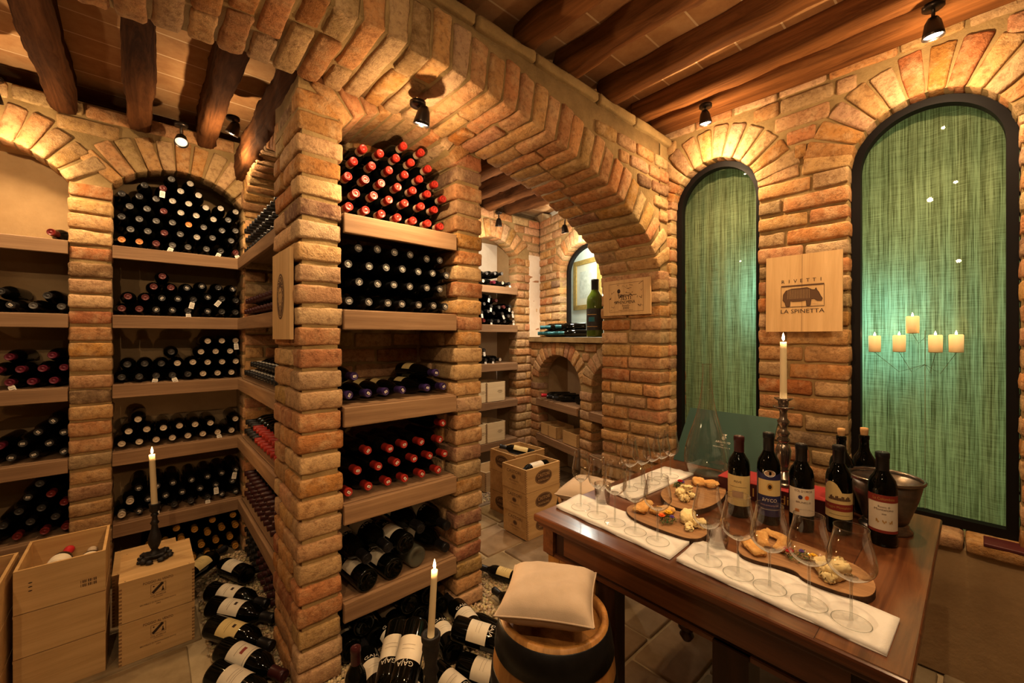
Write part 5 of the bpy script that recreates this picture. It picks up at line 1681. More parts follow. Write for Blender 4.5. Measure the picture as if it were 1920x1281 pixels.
# ------------------------------------------------------------------ barrels and cushions
def barrel(label, x, y, hgt, rt, rb, rim_in=.03, group=None):
    root = thing('barrel_stool', label, 'barrel', (x, y, 0), 0, group)
    P = []
    for i in range(15):
        t = i / 14
        P.append((rt + (rb - rt) * (1 - (2 * t - 1) ** 2), hgt * t))
    mb = MB()
    ns = 22
    for k in range(ns):
        c = RNG.uniform(.75, 1.2)
        mb.lathe([(r, z) for r, z in P] + [(rt - .016, hgt), (rt - .018, hgt - rim_in)], 'oak', 3, a0=2 * PI * k / ns, a1=2 * PI * (k + 1) / ns, col=(c, c * RNG.uniform(.94, 1.02), c * RNG.uniform(.85, 1.05)))
    mb.build('staves', root)
    mb = MB()
    for k in range(7):
        c = RNG.uniform(.7, 1.0); a, b = -rt + 2 * rt * k / 7, -rt + 2 * rt * (k + 1) / 7
        n = 6; R = rt - .017
        v = []
        for i in range(n + 1):
            xx = min(max(a + (b - a) * i / n, -R), R); v += [(xx, -math.sqrt(max(0, R * R - xx * xx)), hgt - rim_in + .002), (xx, math.sqrt(max(0, R * R - xx * xx)), hgt - rim_in + .002)]
        mb.add(v, [(2 * i, 2 * i + 2, 2 * i + 3, 2 * i + 1) for i in range(n)], 'oak', False, (c, c * .97, c * .9))
    mb.build('barrel_head', root)
    for t0, t1 in ((.02, .09), (.22, .31), (.69, .78), (.86, .985)):
        mb = MB()
        f = lambda t: rt + (rb - rt) * (1 - (2 * t - 1) ** 2)
        mb.lathe([(f(t0) + .0005, hgt * t0), (f(t0) + .003, hgt * t0 + .001), (f((t0 + t1) / 2) + .0032, hgt * (t0 + t1) / 2), (f(t1) + .003, hgt * t1 - .001), (f(t1) + .0005, hgt * t1)], 'hoop', 48)
        mb.build('hoop', root)
    return root


def cushion(label, x, y, z, s, th, rz, tilt=(0, 0)):
    root = thing('cushion', label, 'cushion', mw=Matrix.Translation((x, y, z)) @ Matrix.Rotation(rz, 4, 'Z') @ Matrix.Rotation(tilt[0], 4, 'X') @ Matrix.Rotation(tilt[1], 4, 'Y'))
    n = 32
    for sgn, nm in ((1, 'cover'), (-1, 'underside')):
        v = []
        for i in range(n + 1):
            for j in range(n + 1):
                a, b = 2 * i / n - 1, 2 * j / n - 1
                pin = 1 - .085 * (1 - a * a) * abs(b) ** 3 if False else 1
                px = a * (1 - .07 * (1 - b * b) * abs(a) ** 2); py = b * (1 - .07 * (1 - a * a) * abs(b) ** 2)
                hgt = ((1 - a ** 4) * (1 - b ** 4)) ** .55
                wr = .004 * math.sin(9 * a + 5 * b) * (1 - a * a) * (1 - b * b) + .0035 * math.sin(17 * b - 6 * a) * abs(a) * (1 - abs(a))
                v.append((px * s / 2, py * s / 2, sgn * (th / 2 * hgt + wr)))
        f = [(i * (n + 1) + j, (i + 1) * (n + 1) + j, (i + 1) * (n + 1) + j + 1, i * (n + 1) + j + 1) for i in range(n) for j in range(n)]
        mb = MB(); mb.add(v, f if sgn > 0 else [q[::-1] for q in f], 'cushion', True); mb.build(nm, root)
    ed = [(-1, -1), (1, -1), (1, 1), (-1, 1), (-1, -1)]
    pts = []
    for (a0, b0), (a1, b1) in zip(ed[:-1], ed[1:]):
        for k in range(12):
            a, b = a0 + (a1 - a0) * k / 12, b0 + (b1 - b0) * k / 12
            pts.append((a * (1 - .07 * (1 - b * b)) * s / 2, b * (1 - .07 * (1 - a * a)) * s / 2, 0))
    pts.append(pts[0])
    mb = MB(); mb.tube(pts, .0025, 'cushion', 6, cap=False); mb.build('piping', root)
    return root


barrel('oak barrel stool with black hoops, beige cushion on top, nearest the viewer', .906, .832, .640, .157, .189)
cushion('plump beige cushion lying on the nearest barrel stool', 0.900, .843, .6895, .268, .096, .62, (-.03, .02))
barrel('black-hooped barrel stool with cushion behind the table by the far crates', 1.88, 1.46, .53, .17, .20)
cushion('beige cushion on the barrel stool behind the table', 1.87, 1.44, .588, .30, .11, .3)

# ------------------------------------------------------------------ tasting table
TX0, TX1, TY0, TY1, TZ = 1.12, 2.225, .083, 1.135, .77
root = thing('tasting_table', 'dark polished mahogany tasting table set with glasses and bottles', 'table', (TX0, TY0, 0))
L0 = root.location
mb = MB()
rbox(mb, ((TX0 + TX1) / 2, (TY0 + TY1) / 2, TZ - .014), ((TX1 - TX0) / 2, (TY1 - TY0) / 2, .014), 'mahogany', r=.007, amp=0, seg=(6, 6, 3), smooth=False)
mb.box(TX0 + .008, TX1 - .02, TY0 + .16, TY0 + .161, TZ, TZ + .0006, 'dark_wood')
mb.box(TX0 + .02, TX1 - .02, TY0 + .008, TY0 + .0095, TZ, TZ + .0006, 'dark_wood')
mb.build('tabletop', root, L0)
mb = MB(); mb.box(TX0 + .012, TX1 - .015, TY0 + .004, TY0 + .158, TZ - .001, TZ + .0007, 'mahogany_end'); mb.build('breadboard_end', root, L0)
mb = MB()
rbox(mb, ((TX0 + TX1) / 2, (TY0 + TY1) / 2, TZ - .036), ((TX1 - TX0) / 2 - .012, (TY1 - TY0) / 2 - .012, .009), 'mahogany', r=.006, amp=0, seg=(6, 6, 3), smooth=False)
mb.build('moulding', root, L0)
mb = MB()
e = .045
for x0, x1, y0, y1 in ((TX0 + e, TX0 + e + .02, TY0 + e, TY1 - e), (TX1 - e - .02, TX1 - e, TY0 + e, TY1 - e), (TX0 + e, TX1 - e, TY0 + e, TY0 + e + .02), (TX0 + e, TX1 - e, TY1 - e - .02, TY1 - e)):
    mb.box(x0, x1, y0, y1, TZ - .145, TZ - .044, 'dark_wood')
    mb.box(x0 - .008, x1 + .008, y0 - .008, y1 + .008, TZ - .152, TZ - .140, 'mahogany')
mb.build('apron', root, L0)
mb = MB(); mb.box(TX0 + e - .004, TX0 + e, TY0 + .1, TY1 - .12, TZ - .130, TZ - .056, 'mahogany'); mb.build('drawer_front', root, L0)
for x, y in ((TX0 + .06, .43), (TX1 - .06, .43), (TX1 - .06, TY1 - .15)):
    mb = MB(); mb.box(x - .03, x + .05, y - .045, y + .045, .002, TZ - .14, 'dark_wood'); mb.box(x - .05, x + .09, y - .06, y + .06, .001, .05, 'dark_wood'); mb.build('leg', root, L0)
mb = MB()
for k in range(4): mb.box(TX0 + .045, TX0 + .075, .875 + .056 * k, .929 + .056 * k, .002, TZ - .145, 'oak', None, (.85 + .1 * (k % 2), .85 + .1 * (k % 2), .8))
mb.build('leg', root, L0)
mb = MB(); mb.box(TX0 + .05, TX0 + .11, .80, .868, .002, TZ - .145, 'dark_wood'); mb.build('leg', root, L0)
for y in (.56,):
    mb = MB(); mb.lathe([(0, -.055), (.012, -.05), (.020, -.036), (.012, -.022), (.024, -.014), (.024, 0), (0, 0)], 'dark_wood', 16, Matrix.Translation((TX0 + .06, y, TZ - .15))); mb.build('drop_finial', root, L0)
mb = MB(); mb.box(TX0 + .03, TX0 + .085, TY1 - .075, TY1 - .025, TZ - .145, TZ - .044, 'mahogany_end'); mb.build('corner_block', root, L0)


# napkins: folded cloth strips
def napkin(label, c4, th=.007):
    root = thing('napkin', label, 'napkin', (sum(p.x for p in c4) / 4, sum(p.y for p in c4) / 4, TZ + .001))
    for lay in range(2):
        nx, ny = 30, 10
        v = []
        for i in range(nx + 1):
            for j in range(ny + 1):
                a, b = i / nx, j / ny
                p = (c4[0] * (1 - a) + c4[1] * a) * (1 - b) + (c4[3] * (1 - a) + c4[2] * a) * b
                wv = .0018 * math.sin(a * 17 + lay * 2 + b * 3) * (0.4 + abs(b - .5)) + .0012 * math.sin(b * 11 + a * 4)
                roll = .0035 * math.exp(-((b - (0.03 if lay else .97)) / .05) ** 2)
                q = (p - Vector(root.location)); edge = .003 * math.sin(a * 23 + lay)
                v.append((q.x + edge * (b - .5), q.y + edge * (b - .5), th * (.35 + .65 * lay) + wv * .7 + roll + .0015))
        f = [(i * (ny + 1) + j, i * (ny + 1) + j + 1, (i + 1) * (ny + 1) + j + 1, (i + 1) * (ny + 1) + j) for i in range(nx) for j in range(ny)]
        mb = MB()
        bd = [i * (ny + 1) for i in range(nx + 1)] + [nx * (ny + 1) + j for j in range(1, ny + 1)] + [i * (ny + 1) + ny for i in range(nx - 1, -1, -1)] + [j for j in range(ny - 1, 0, -1)]
        V = list(v); o = len(V)
        V += [(v[k][0], v[k][1], .0004 + lay * th * .3) for k in bd]
        f += [(bd[k], bd[(k + 1) % len(bd)], o + (k + 1) % len(bd), o + k) for k in range(len(bd))]
        mb.add(V, f, 'cloth', True); mb.build('fold', root)
    return root


Zt = TZ + .004
napkin('folded white napkin under the five glasses nearest the barrel stool', [onZ(1043, 951, Zt), onZ(1256, 1049, Zt), onZ(1300, 1012, Zt), onZ(1086, 928, Zt)])
napkin('folded white napkin under the five large glasses nearest the viewer', [onZ(1268, 1051, Zt), onZ(1664, 1231, Zt), onZ(1686, 1163, Zt), onZ(1309, 1013, Zt)])
napkin('folded white napkin under the five back glasses by the brick jamb', [onZ(1137, 920, Zt), onZ(1186, 939, Zt), onZ(1300, 890, Zt), onZ(1246, 876, Zt)])


# glasses
def glass(label, x, y, z, H_, rb, rr, stem=.095, foot=.036, group=None, zb=.30, tulip=1.0):
    root = thing('wine_glass', label, 'wine glass', (x, y, z), random.uniform(0, 6), group)
    B = H_ - stem
    prof = []
    for i in range(25):
        t = i / 24
        if t < zb: r = rb * math.sin(PI / 2 * (t / zb) ** .72)
        else:
            q = (t - zb) / (1 - zb); r = rb + (rr - rb) * (q * q * (3 - 2 * q)) ** tulip
        prof.append((max(r, .0035), stem + B * t))
    mb = MB(); mb.lathe(prof, 'glass', 40); 
    mb.lathe([(.0035, stem), (.010, stem + .005), (.014, stem + .0105), (0, stem + .009)], 'stem', 20)
    mb.build('bowl', root)
    k = MB(); k.lathe([(rr + .0007 * math.cos(2 * PI * i / 8), H_ + .0007 * math.sin(2 * PI * i / 8)) for i in range(9)], 'stem', 40); k.build('rim', root)
    mb = MB(); mb.lathe([(.0045, .004), (.0034, .012), (.0030, stem * .5), (.0032, stem - .01), (.0052, stem + .001)], 'stem', 14); mb.build('stem', root)
    mb = MB(); mb.lathe([(0, .0005), (foot * .5, .0005), (foot - .002, .0005), (foot - .0006, .0006), (foot, .0012), (foot - .0006, .0018), (foot - .002, .0019), (foot * .5, .0028), (.010, .0045), (.0045, .008)], 'glass_foot', 36)
    mb.lathe([(foot + .0009 * math.cos(2 * PI * i / 6), .0014 + .0009 * math.sin(2 * PI * i / 6)) for i in range(7)], 'stem', 36)
    mb.build('foot', root)
    return root


ZN = TZ + .0115
N5 = ['first', 'second', 'third', 'fourth', 'last']
for i, (u, v) in enumerate(((1327, 1052), (1384, 1077), (1443, 1103), (1517, 1132), (1596, 1166))):
    p = onZ(u, v, ZN); glass(f'large-bowled wine glass, {N5[i]} of the row nearest the viewer counted from the barrel', p.x, p.y, ZN, .222, .0435 + .0012 * i, .030 + .001 * i, .095, .038, 'large wine glasses on the near napkin', .34)
for i, (u, v) in enumerate(((1089, 952), (1120, 967), (1153, 981), (1191, 998), (1233, 1016))):
    p = onZ(u, v, ZN); glass(f'slender wine glass, {N5[i]} of the row at the table corner counted from the corner', p.x, p.y, ZN, .215, (.034, .034, .041, .042, .044)[i], (.026, .026, .030, .031, .033)[i], .10, .036, 'wine glasses on the corner napkin', .38)
for i, (u, v) in enumerate(((1180, 917), (1203, 912), (1222, 905), (1240, 899), (1257, 893))):
    p = onZ(u, v, ZN); glass(f'wine glass of the back row by the brick jamb, {N5[i]} counted towards the window', p.x, p.y, ZN, .215, .040, .029, .095, .036, 'wine glasses on the back napkin', .36)
for i, (u, v, lb) in enumerate(((1346, 1030, 'empty water tumbler beside the first large wine glass'), (1130, 946, 'empty water tumbler behind the corner napkin'))):
    p = onZ(u, v, TZ)
    root = thing('tumbler', lb, 'tumbler', (p.x, p.y, TZ + .0005))
    mb = MB(); mb.lathe([(0, .001), (.026, .001), (.028, .006), (.034, .085), (.033, .085), (.0265, .012), (0, .010)], 'glass', 36); mb.build('glass_wall', root)
    mb = MB(); mb.lathe([(0, .0012), (.025, .0012), (.0268, .008), (.02, .0115), (0, .009)], 'stem', 30); mb.build('base', root)
# decanter
p = onZ(1325, 884, TZ); dx_, dy_ = p.x - .045, p.y - .02
root = thing('decanter', 'very large clear glass decanter with tall narrow neck before the green board', 'decanter', (dx_, dy_, TZ + .0005))
prof = [(0, .012), (.05, .004), (.075, .002), (.094, .018), (.103, .05), (.105, .085), (.101, .12), (.092, .16), (.078, .205), (.062, .25), (.047, .30), (.035, .355), (.027, .41), (.022, .46), (.020, .52), (.022, .545)]
mb = MB(); mb.lathe(prof, 'glass', 48); mb.build('bowl', root)
mb = MB(); mb.lathe([(.022 + .0012 * math.cos(2 * PI * i / 8), .545 + .0012 * math.sin(2 * PI * i / 8)) for i in range(9)], 'stem', 30); mb.build('rim', root)
mb = MB(); mb.lathe([(0, .002), (.07, .002), (.072, .006), (.05, .010), (0, .014)], 'stem', 36); mb.build('base', root)

# red presentation box, green board, bucket
root = thing('red_box', 'long red presentation box lying behind the row of table bottles', 'box', (1.89, .37, TZ + .0005))
mb = MB(); mb.box(0, .17, 0, .385, 0, .066, 'maroon_box'); mb.build('tray', root)
mb = MB(); mb.box(-.001, .171, -.001, .386, .066, .069, 'red_box'); mb.build('lid', root)
mb = MB()
Tb = frame_T((-.0009, .19, .032), (0, -1, 0), (0, 0, 1))
flat_text(mb, 'I', .05, Tb @ Matrix.Translation((-.055, 0, 0)), 'gold'); flat_text(mb, 'di', .05, Tb @ Matrix.Translation((.055, 0, 0)), 'gold')
mb.build('gold_lettering', root)
bl, br, tl, tr = Vector((2.195, 1.118, TZ + .001)), Vector((2.195, .665, TZ + .001)), Vector((2.40, 1.118, 1.035)), Vector((2.40, .665, 1.035))
root = thing('green_board', 'dark green presentation board with crest leaning against the narrow window', 'board', bl)
up = (tl - bl); rgt = (br - bl); T = frame_T((0, 0, 0), rgt, up)
mb = MB(); mb.box(0, rgt.length, 0, up.length, -.008, 0, 'green_board', T); mb.build('panel', root)
mb = MB(); Tc = T @ Matrix.Translation((rgt.length * .50, up.length * .45, .0012))
ellipse(mb, .011, .012, Tc, 'white_ink', cy=.028, n=16); ellipse(mb, .007, .008, Tc, 'green_board', .0004, cy=.028, n=16, ring=.002); line(mb, [(-.010, .048), (0, .040), (.010, .048)], .004, Tc, 'white_ink'); quad(mb, -.011, .011, .046, .050, Tc, 'white_ink')
flat_text(mb, 'ARGIANO', .017, Tc @ Matrix.Translation((0, .002, 0)), 'white_ink', width=.075); flat_text(mb, '1580', .010, Tc @ Matrix.Translation((0, -.014, 0)), 'white_ink'); flat_text(mb, 'MONTALCINO', .009, Tc @ Matrix.Translation((0, -.027, 0)), 'white_ink', width=.085)
mb.build('gold_crest', root)
root = thing('wine_bucket', 'footed pewter wine bucket on the table by the larger window', 'bucket', (1.967, .215, TZ + .0005))
mb = MB(); mb.lathe([(0, .034), (.050, .034), (.062, .036), (.066, .05), (.088, .12), (.100, .176), (.098, .176), (.085, .12), (.062, .052), (0, .05)], 'pewter', 44); mb.build('bowl', root)
mb = MB(); mb.lathe([(.099, .174), (.106, .178), (.107, .184), (.103, .188), (.097, .184), (.097, .176)], 'silver', 44); mb.build('rim', root)
mb = MB(); mb.lathe([(0, 0), (.072, 0), (.074, .006), (.070, .013), (.062, .017), (.064, .024), (.056, .034), (0, .036)], 'silver', 44); mb.build('foot', root)


# ------------------------------------------------------------------ bottles on the table
def tb_label(key, fn): return keep(('table_label', key), fn)


R_ = .0376 + .0006


def l1(mb):
    wrap_patch(mb, R_, .045, .158, 1.35, 'paper_yellow'); wrap_text(mb, 'PIEVE', .011, R_ + .0004, .135, 'ink_soft'); wrap_patch(mb, R_ + .0003, .115, .116, .8, 'ink_soft'); wrap_patch(mb, R_ + .0003, .075, .100, .5, 'cap_beige')


def l2(mb):
    wrap_patch(mb, R_, .030, .166, 1.30, 'navy', top=lambda t: .012 * abs(t) ** 2)
    wrap_patch(mb, R_ + .0003, .098, .150, 1.08, 'paper_yellow')
    v = [(R_ * 1.02 * math.cos(-PI / 2 + .48 * math.cos(a)), R_ * 1.02 * math.sin(-PI / 2 + .48 * math.cos(a)), .172 + .011 * math.sin(a)) for a in [2 * PI * i / 30 for i in range(30)]]
    mb.add(v, [tuple(range(30))], 'tag'); v = [(R_ * 1.025 * math.cos(-PI / 2 + .42 * math.cos(a)), R_ * 1.025 * math.sin(-PI / 2 + .42 * math.cos(a)), .172 + .008 * math.sin(a)) for a in [2 * PI * i / 30 for i in range(30)]]
    mb.add(v, [tuple(range(30))], 'cap_beige')
    v = [(R_ * 1.02 * math.cos(-PI / 2 + .24 * math.cos(a)), R_ * 1.02 * math.sin(-PI / 2 + .24 * math.cos(a)), .128 + .012 * math.sin(a)) for a in [2 * PI * i / 24 for i in range(24)]]
    mb.add(v, [tuple(range(24))], 'gold'); v = [(R_ * 1.025 * math.cos(-PI / 2 + .14 * math.cos(a)), R_ * 1.025 * math.sin(-PI / 2 + .14 * math.cos(a)), .128 + .007 * math.sin(a)) for a in [2 * PI * i / 24 for i in range(24)]]
    mb.add(v, [tuple(range(24))], 'ink')
    wrap_text(mb, 'IVYCO', .016, R_ + .0008, .083, 'white_ink'); wrap_text(mb, 'ROSSO DI MONTALCINO', .007, R_ + .0008, .066, 'stripe_pink', width=.06); wrap_patch(mb, R_ + .0006, .052, .053, .8, 'white_ink')
    for sg in (-1, 1): wrap_patch(mb, R_ + .0005, .032, .168, .03, 'tag', ang=-PI / 2 + sg * 1.27)


def l3(mb):
    wrap_patch(mb, R_, .058, .152, 1.30, 'paper'); wrap_text(mb, 'COL D\'ORCIA', .010, R_ + .0004, .143, 'ink_soft', width=.055)
    for cx, m in ((-.25, 'navy'), (.25, 'petal_orange')):
        v = [(R_ * 1.02 * math.cos(-PI / 2 + cx + .17 * math.cos(a)), R_ * 1.02 * math.sin(-PI / 2 + cx + .17 * math.cos(a)), .122 + .007 * math.sin(a)) for a in [2 * PI * i / 20 for i in range(20)]]
        mb.add(v, [tuple(range(20))], m)
    wrap_text(mb, 'BRUNELLO', .009, R_ + .0004, .104, 'ink_soft', width=.045); wrap_patch(mb, R_ + .0004, .070, .080, .16, 'cap_orange', ang=-PI / 2 - .5)


def l4(mb):
    wrap_patch(mb, R_, .055, .145, 1.38, 'paper_yellow', top=lambda t: .035 * max(0, 1 - ((t + .45) / .5) ** 2) ** .5 if abs(t + .45) < .5 else 0)
    for k in range(16): wrap_patch(mb, R_ + .0003, .118, .124 + .010 * abs(math.sin(k * 2.3)), .05, 'ink_soft', ang=-PI / 2 - .8 + .11 * k)
    wrap_patch(mb, R_ + .0003, .082, .106, 1.38, 'label_red'); wrap_text(mb, 'Poggio Montalcino', .012, R_ + .0007, .095, 'gold', width=.075); wrap_patch(mb, R_ + .0003, .068, .069, .8, 'ink_soft')


def l5(mb):
    wrap_patch(mb, R_, .046, .168, 1.22, 'paper'); wrap_patch(mb, R_ + .0003, .145, .168, 1.22, 'label_red'); wrap_patch(mb, R_ + .0003, .046, .055, 1.22, 'label_red')
    wrap_text(mb, 'La Colombina', .013, R_ + .0007, .156, 'gold', width=.058); wrap_text(mb, 'Rosso di', .009, R_ + .0005, .130, 'ink_soft'); wrap_text(mb, 'Montalcino', .010, R_ + .0005, .121, 'ink_soft', width=.05)
    wrap_text(mb, '2009', .006, R_ + .0005, .107, 'ink_soft')
    for k in range(3):
        for q in range(5): wrap_patch(mb, R_ + .0005, .080 + .003 * math.sin(q * 2 + k), .086 + .004 * math.cos(q + k), .035, 'gold', ang=-PI / 2 - .5 + .42 * k + .05 * q)


CAMY = lambda x, y: math.atan2(-y, -x) + PI / 2        # turn so that the label looks at the viewer
TBL = [(1.70, .603, l1, 'wine', 'strip_white', 1.0, 'bottle with wine-red capsule and cream label before the decanter'),
       (1.715, .507, l2, 'black', None, 1.09, 'taller bottle with navy label and oval crest before the silver candlestick'),
       (1.741, .412, l3, 'black', 'stripe_pink', 1.0, 'bottle with pink neck strip and white crest label'),
       (1.813, .319, l4, 'black', 'strip_white', 1.0, 'bottle with arched cream label and red band'),
       (1.817, .205, l5, 'black', 'strip_white', 1.0, 'bottle with red and white label in front of the pewter bucket')]
for i, (x, y, fn, cp, strip, k, lb) in enumerate(TBL):
    mw = Matrix.Translation((x, y, TZ + .001)) @ Matrix.Rotation(CAMY(x, y) + (-.12, .1, .18, .05, .1)[i], 4, 'Z') @ Matrix.Diagonal((1, 1, k, 1))
    o = bottle(lb, mw, 'wine', (cp, cp, None), lab=tb_label(i, fn), seg=36)
    if strip: put(keep(('neck_strip', strip), lambda mb, s=strip: mb.lathe([(.0172, .229), (.0166, .243)], s, 24)), 'neck_strip', o)
for i, (x, y, cp, lb) in enumerate(((2.005, .345, 'cork', 'opened bottle with cork stopper half hidden behind the arched-label bottle'), (2.085, .288, 'cork', 'opened bottle with pale cork standing between bucket and window'))):
    o = bottle(lb, Matrix.Translation((x, y, TZ + .001)), 'wine', None, seg=28)
    put(keep(('cork_stop',), lambda mb: mb.lathe([(.0105, .296), (.0115, .300), (.0130, .318), (.0125, .327), (0, .328)], 'cork', 16)), 'cork', o)
    put(keep(('cork_label',), l1), 'paper_label', o)

# ------------------------------------------------------------------ tasting boards with bread, cheese and flowers
def pxpoly(pts, z): return [tuple(onZ(u, v, z)[:2]) for u, v in pts]


def smooth_poly(pts, n=3):
    for _ in range(n):
        q = []
        for i in range(len(pts)):
            a, b = pts[i], pts[(i + 1) % len(pts)]
            q += [(a[0] * .75 + b[0] * .25, a[1] * .75 + b[1] * .25), (a[0] * .25 + b[0] * .75, a[1] * .25 + b[1] * .75)]
        pts = q
    return pts


ZB = TZ + .020


def serving_board(label, px):
    P = smooth_poly(pxpoly(px, ZB), 2)
    A = sum(P[i][0] * P[(i + 1) % len(P)][1] - P[(i + 1) % len(P)][0] * P[i][1] for i in range(len(P)))
    if A < 0: P = P[::-1]
    cx, cy = sum(p[0] for p in P) / len(P), sum(p[1] for p in P) / len(P)
    root = thing('serving_board', label, 'serving board', (cx, cy, TZ + .0005))
    Q = [(x - cx, y - cy) for x, y in P]
    mb = MB(); mb.poly(Q, .0, .0195, 'olive'); mb.build('board', root)
    mb = MB(); n = len(Q)
    v = [(x * (1.002 + .006 * RNG.uniform()), y * (1.002 + .006 * RNG.uniform()), z) for z in (.0005, .010, .018) for x, y in Q]
    mb.add(v, [(r * n + i, r * n + (i + 1) % n, (r + 1) * n + (i + 1) % n, (r + 1) * n + i) for r in range(2) for i in range(n)], 'bark', True); mb.build('bark_edge', root)
    return root


serving_board('round olive wood serving board nearest the red box', [(1236, 928), (1246, 913), (1282, 900), (1330, 899), (1360, 912), (1362, 927), (1345, 943), (1318, 955), (1286, 957), (1254, 947)])
serving_board('long olive wood serving board behind the corner row of glasses', [(1172, 953), (1190, 944), (1240, 952), (1292, 963), (1322, 979), (1330, 996), (1318, 1009), (1292, 1011), (1250, 997), (1210, 982), (1180, 968)])
serving_board('long live-edge olive wood serving board behind the large glasses', [(1380, 1036), (1390, 1010), (1412, 1000), (1452, 1003), (1502, 1018), (1562, 1042), (1612, 1062), (1640, 1088), (1643, 1110), (1625, 1121), (1588, 1114), (1540, 1098), (1504, 1084), (1492, 1070), (1460, 1060), (1418, 1052)])


def lump(name, label, cat, u, v, h, mat, rz=0.0, group=None, z=None, amp=.005, freq=60, r=None, tilt=0.0, seg=(10, 8, 5)):
    p = onZ(u, v, z or (ZB + .001))
    root_m = Matrix.Translation((p.x, p.y, (z or ZB) + h[2] + .001)) @ Matrix.Rotation(rz, 4, 'Z') @ Matrix.Rotation(tilt, 4, 'Y')
    mb = MB(); rbox(mb, (0, 0, 0), h, mat, r=r or min(h) * .95, amp=amp, freq=freq, seg=seg)
    o = mb.build(name); o.matrix_world = root_m
    return tag(o, label, cat, group)


YV = -0.15
BR = [(1412, 1032, (.038, .020, .009), .9, 'rounded bread slice at the near end of the live-edge board'), (1430, 1018, (.050, .017, .010), .35, 'long bread piece lying over the rounded slice'), (1466, 1026, (.052, .018, .009), .1, 'bread piece beside the red flower on the live-edge board'), (1455, 1009, (.045, .020, .008), 1.2, 'flat bread piece seen through the third large glass'),
      (1205, 954, (.055, .024, .009), .25, 'pointed flatbread at the corner end of the long board'), (1243, 962, (.045, .026, .010), -.2, 'flatbread next to the yellow flower'), (1310, 908, (.034, .024, .012), .5, 'browned bread square at the back of the round board'), (1333, 913, (.036, .026, .014), -.3, 'larger bread wedge at the back of the round board')]
for u, v, hh, rz, lb in BR: lump('bread_slice', lb, 'bread', u, v, hh, 'bread', rz, 'bread on the serving boards', amp=.004, freq=45)
CHS = [(1543, 1075, (.034, .022, .017), .6, 'large cheese chunk leaning nearest the yellow flower'), (1568, 1083, (.036, .016, .018), -.5, 'long cheese chunk on the live-edge board'), (1553, 1090, (.018, .012, .010), 1.0, 'small cheese crumb in front of the long chunk'), (1572, 1062, (.024, .008, .006), .1, 'thin cheese flake behind the long chunk'),
       (1290, 978, (.030, .020, .015), .3, 'largest cheese chunk on the long board'), (1310, 988, (.026, .018, .013), -.6, 'cheese chunk at the rounded end of the long board'), (1292, 993, (.018, .011, .008), .8, 'small cheese chunk at the front of the long board'),
       (1275, 929, (.024, .018, .012), .2, 'cheese chunk next to the small red flower'), (1288, 922, (.022, .018, .015), -.4, 'cheese chunk topmost on the round board'), (1297, 934, (.020, .014, .011), .9, 'cheese chunk at the front of the round board'), (1283, 939, (.016, .011, .009), .5, 'small cheese crumb at the rim of the round board')]
for u, v, hh, rz, lb in CHS: lump('cheese_chunk', lb, 'cheese', u, v, hh, 'cheese', rz, 'cheese on the serving boards', amp=.007, freq=75, r=.006, tilt=RNG.uniform(-.15, .15), seg=(9, 8, 6))


def flower(mb, c, r, mat, n=6):
    for lay in range(2):
        for k in range(n):
            a = 2 * PI * k / n + lay * .5
            R1 = r * (1 - .35 * lay)
            cx, cy = c[0] + R1 * .6 * math.cos(a), c[1] + R1 * .6 * math.sin(a)
            rbox(mb, (cx, cy, c[2] + .004 * lay), (R1 * .5, R1 * .36, .002), mat, axes=[[math.cos(a) * .85, math.sin(a) * .85, .45], [-math.sin(a), math.cos(a), 0], [-math.cos(a) * .45, -math.sin(a) * .45, .9]], r=.0018, amp=.0008, freq=120, seg=(4, 4, 2))


def garnish(label, u, v, ext, blooms):
    p = onZ(u, v, ZB)
    root = thing('herb_garnish', label, 'garnish', (p.x, p.y, ZB + .001))
    mb = MB()
    for k in range(150):
        a = RNG.uniform(0, 2 * PI); rr = ext * math.sqrt(RNG.uniform()); x, y = rr * math.cos(a) * 1.25, rr * math.sin(a) * .8; z = RNG.uniform(.002, .018) * (1 - rr / ext * .6)
        b, t = RNG.uniform(0, 2 * PI), RNG.uniform(.1, .9)
        L = RNG.uniform(.006, .012); W = .0018
        d = Vector((math.cos(b) * (1 - t * .4), math.sin(b) * (1 - t * .4), t * .8)).normalized(); s = Vector((-math.sin(b), math.cos(b), 0))
        o = Vector((x, y, z)); q = [o, o + d * L * .5 + s * W, o + d * L, o + d * L * .5 - s * W]
        mb.add([tuple(w) for w in q], [(0, 1, 2, 3)], 'herb')
    mb.build('sprigs', root)
    for dx, dy, dz, r, m in blooms:
        mb = MB(); flower(mb, (dx, dy, dz), r, m); mb.build('flower', root)


garnish('herb sprigs with a red and a yellow flower on the live-edge board', 1497, 1047, .036, [(-.012, .022, .018, .013, 'petal_red'), (.006, -.006, .020, .007, 'petal_violet'), (.012, -.034, .014, .011, 'petal_yellow')])
garnish('herb sprigs with orange and yellow flowers on the long board', 1252, 979, .032, [(-.012, .016, .020, .012, 'petal_orange'), (.026, .010, .022, .013, 'petal_yellow'), (.008, -.012, .018, .008, 'petal_violet')])
garnish('small herb sprig with red flower on the round board', 1272, 912, .024, [(.004, -.006, .022, .011, 'petal_red'), (.016, -.014, .016, .006, 'petal_violet')])

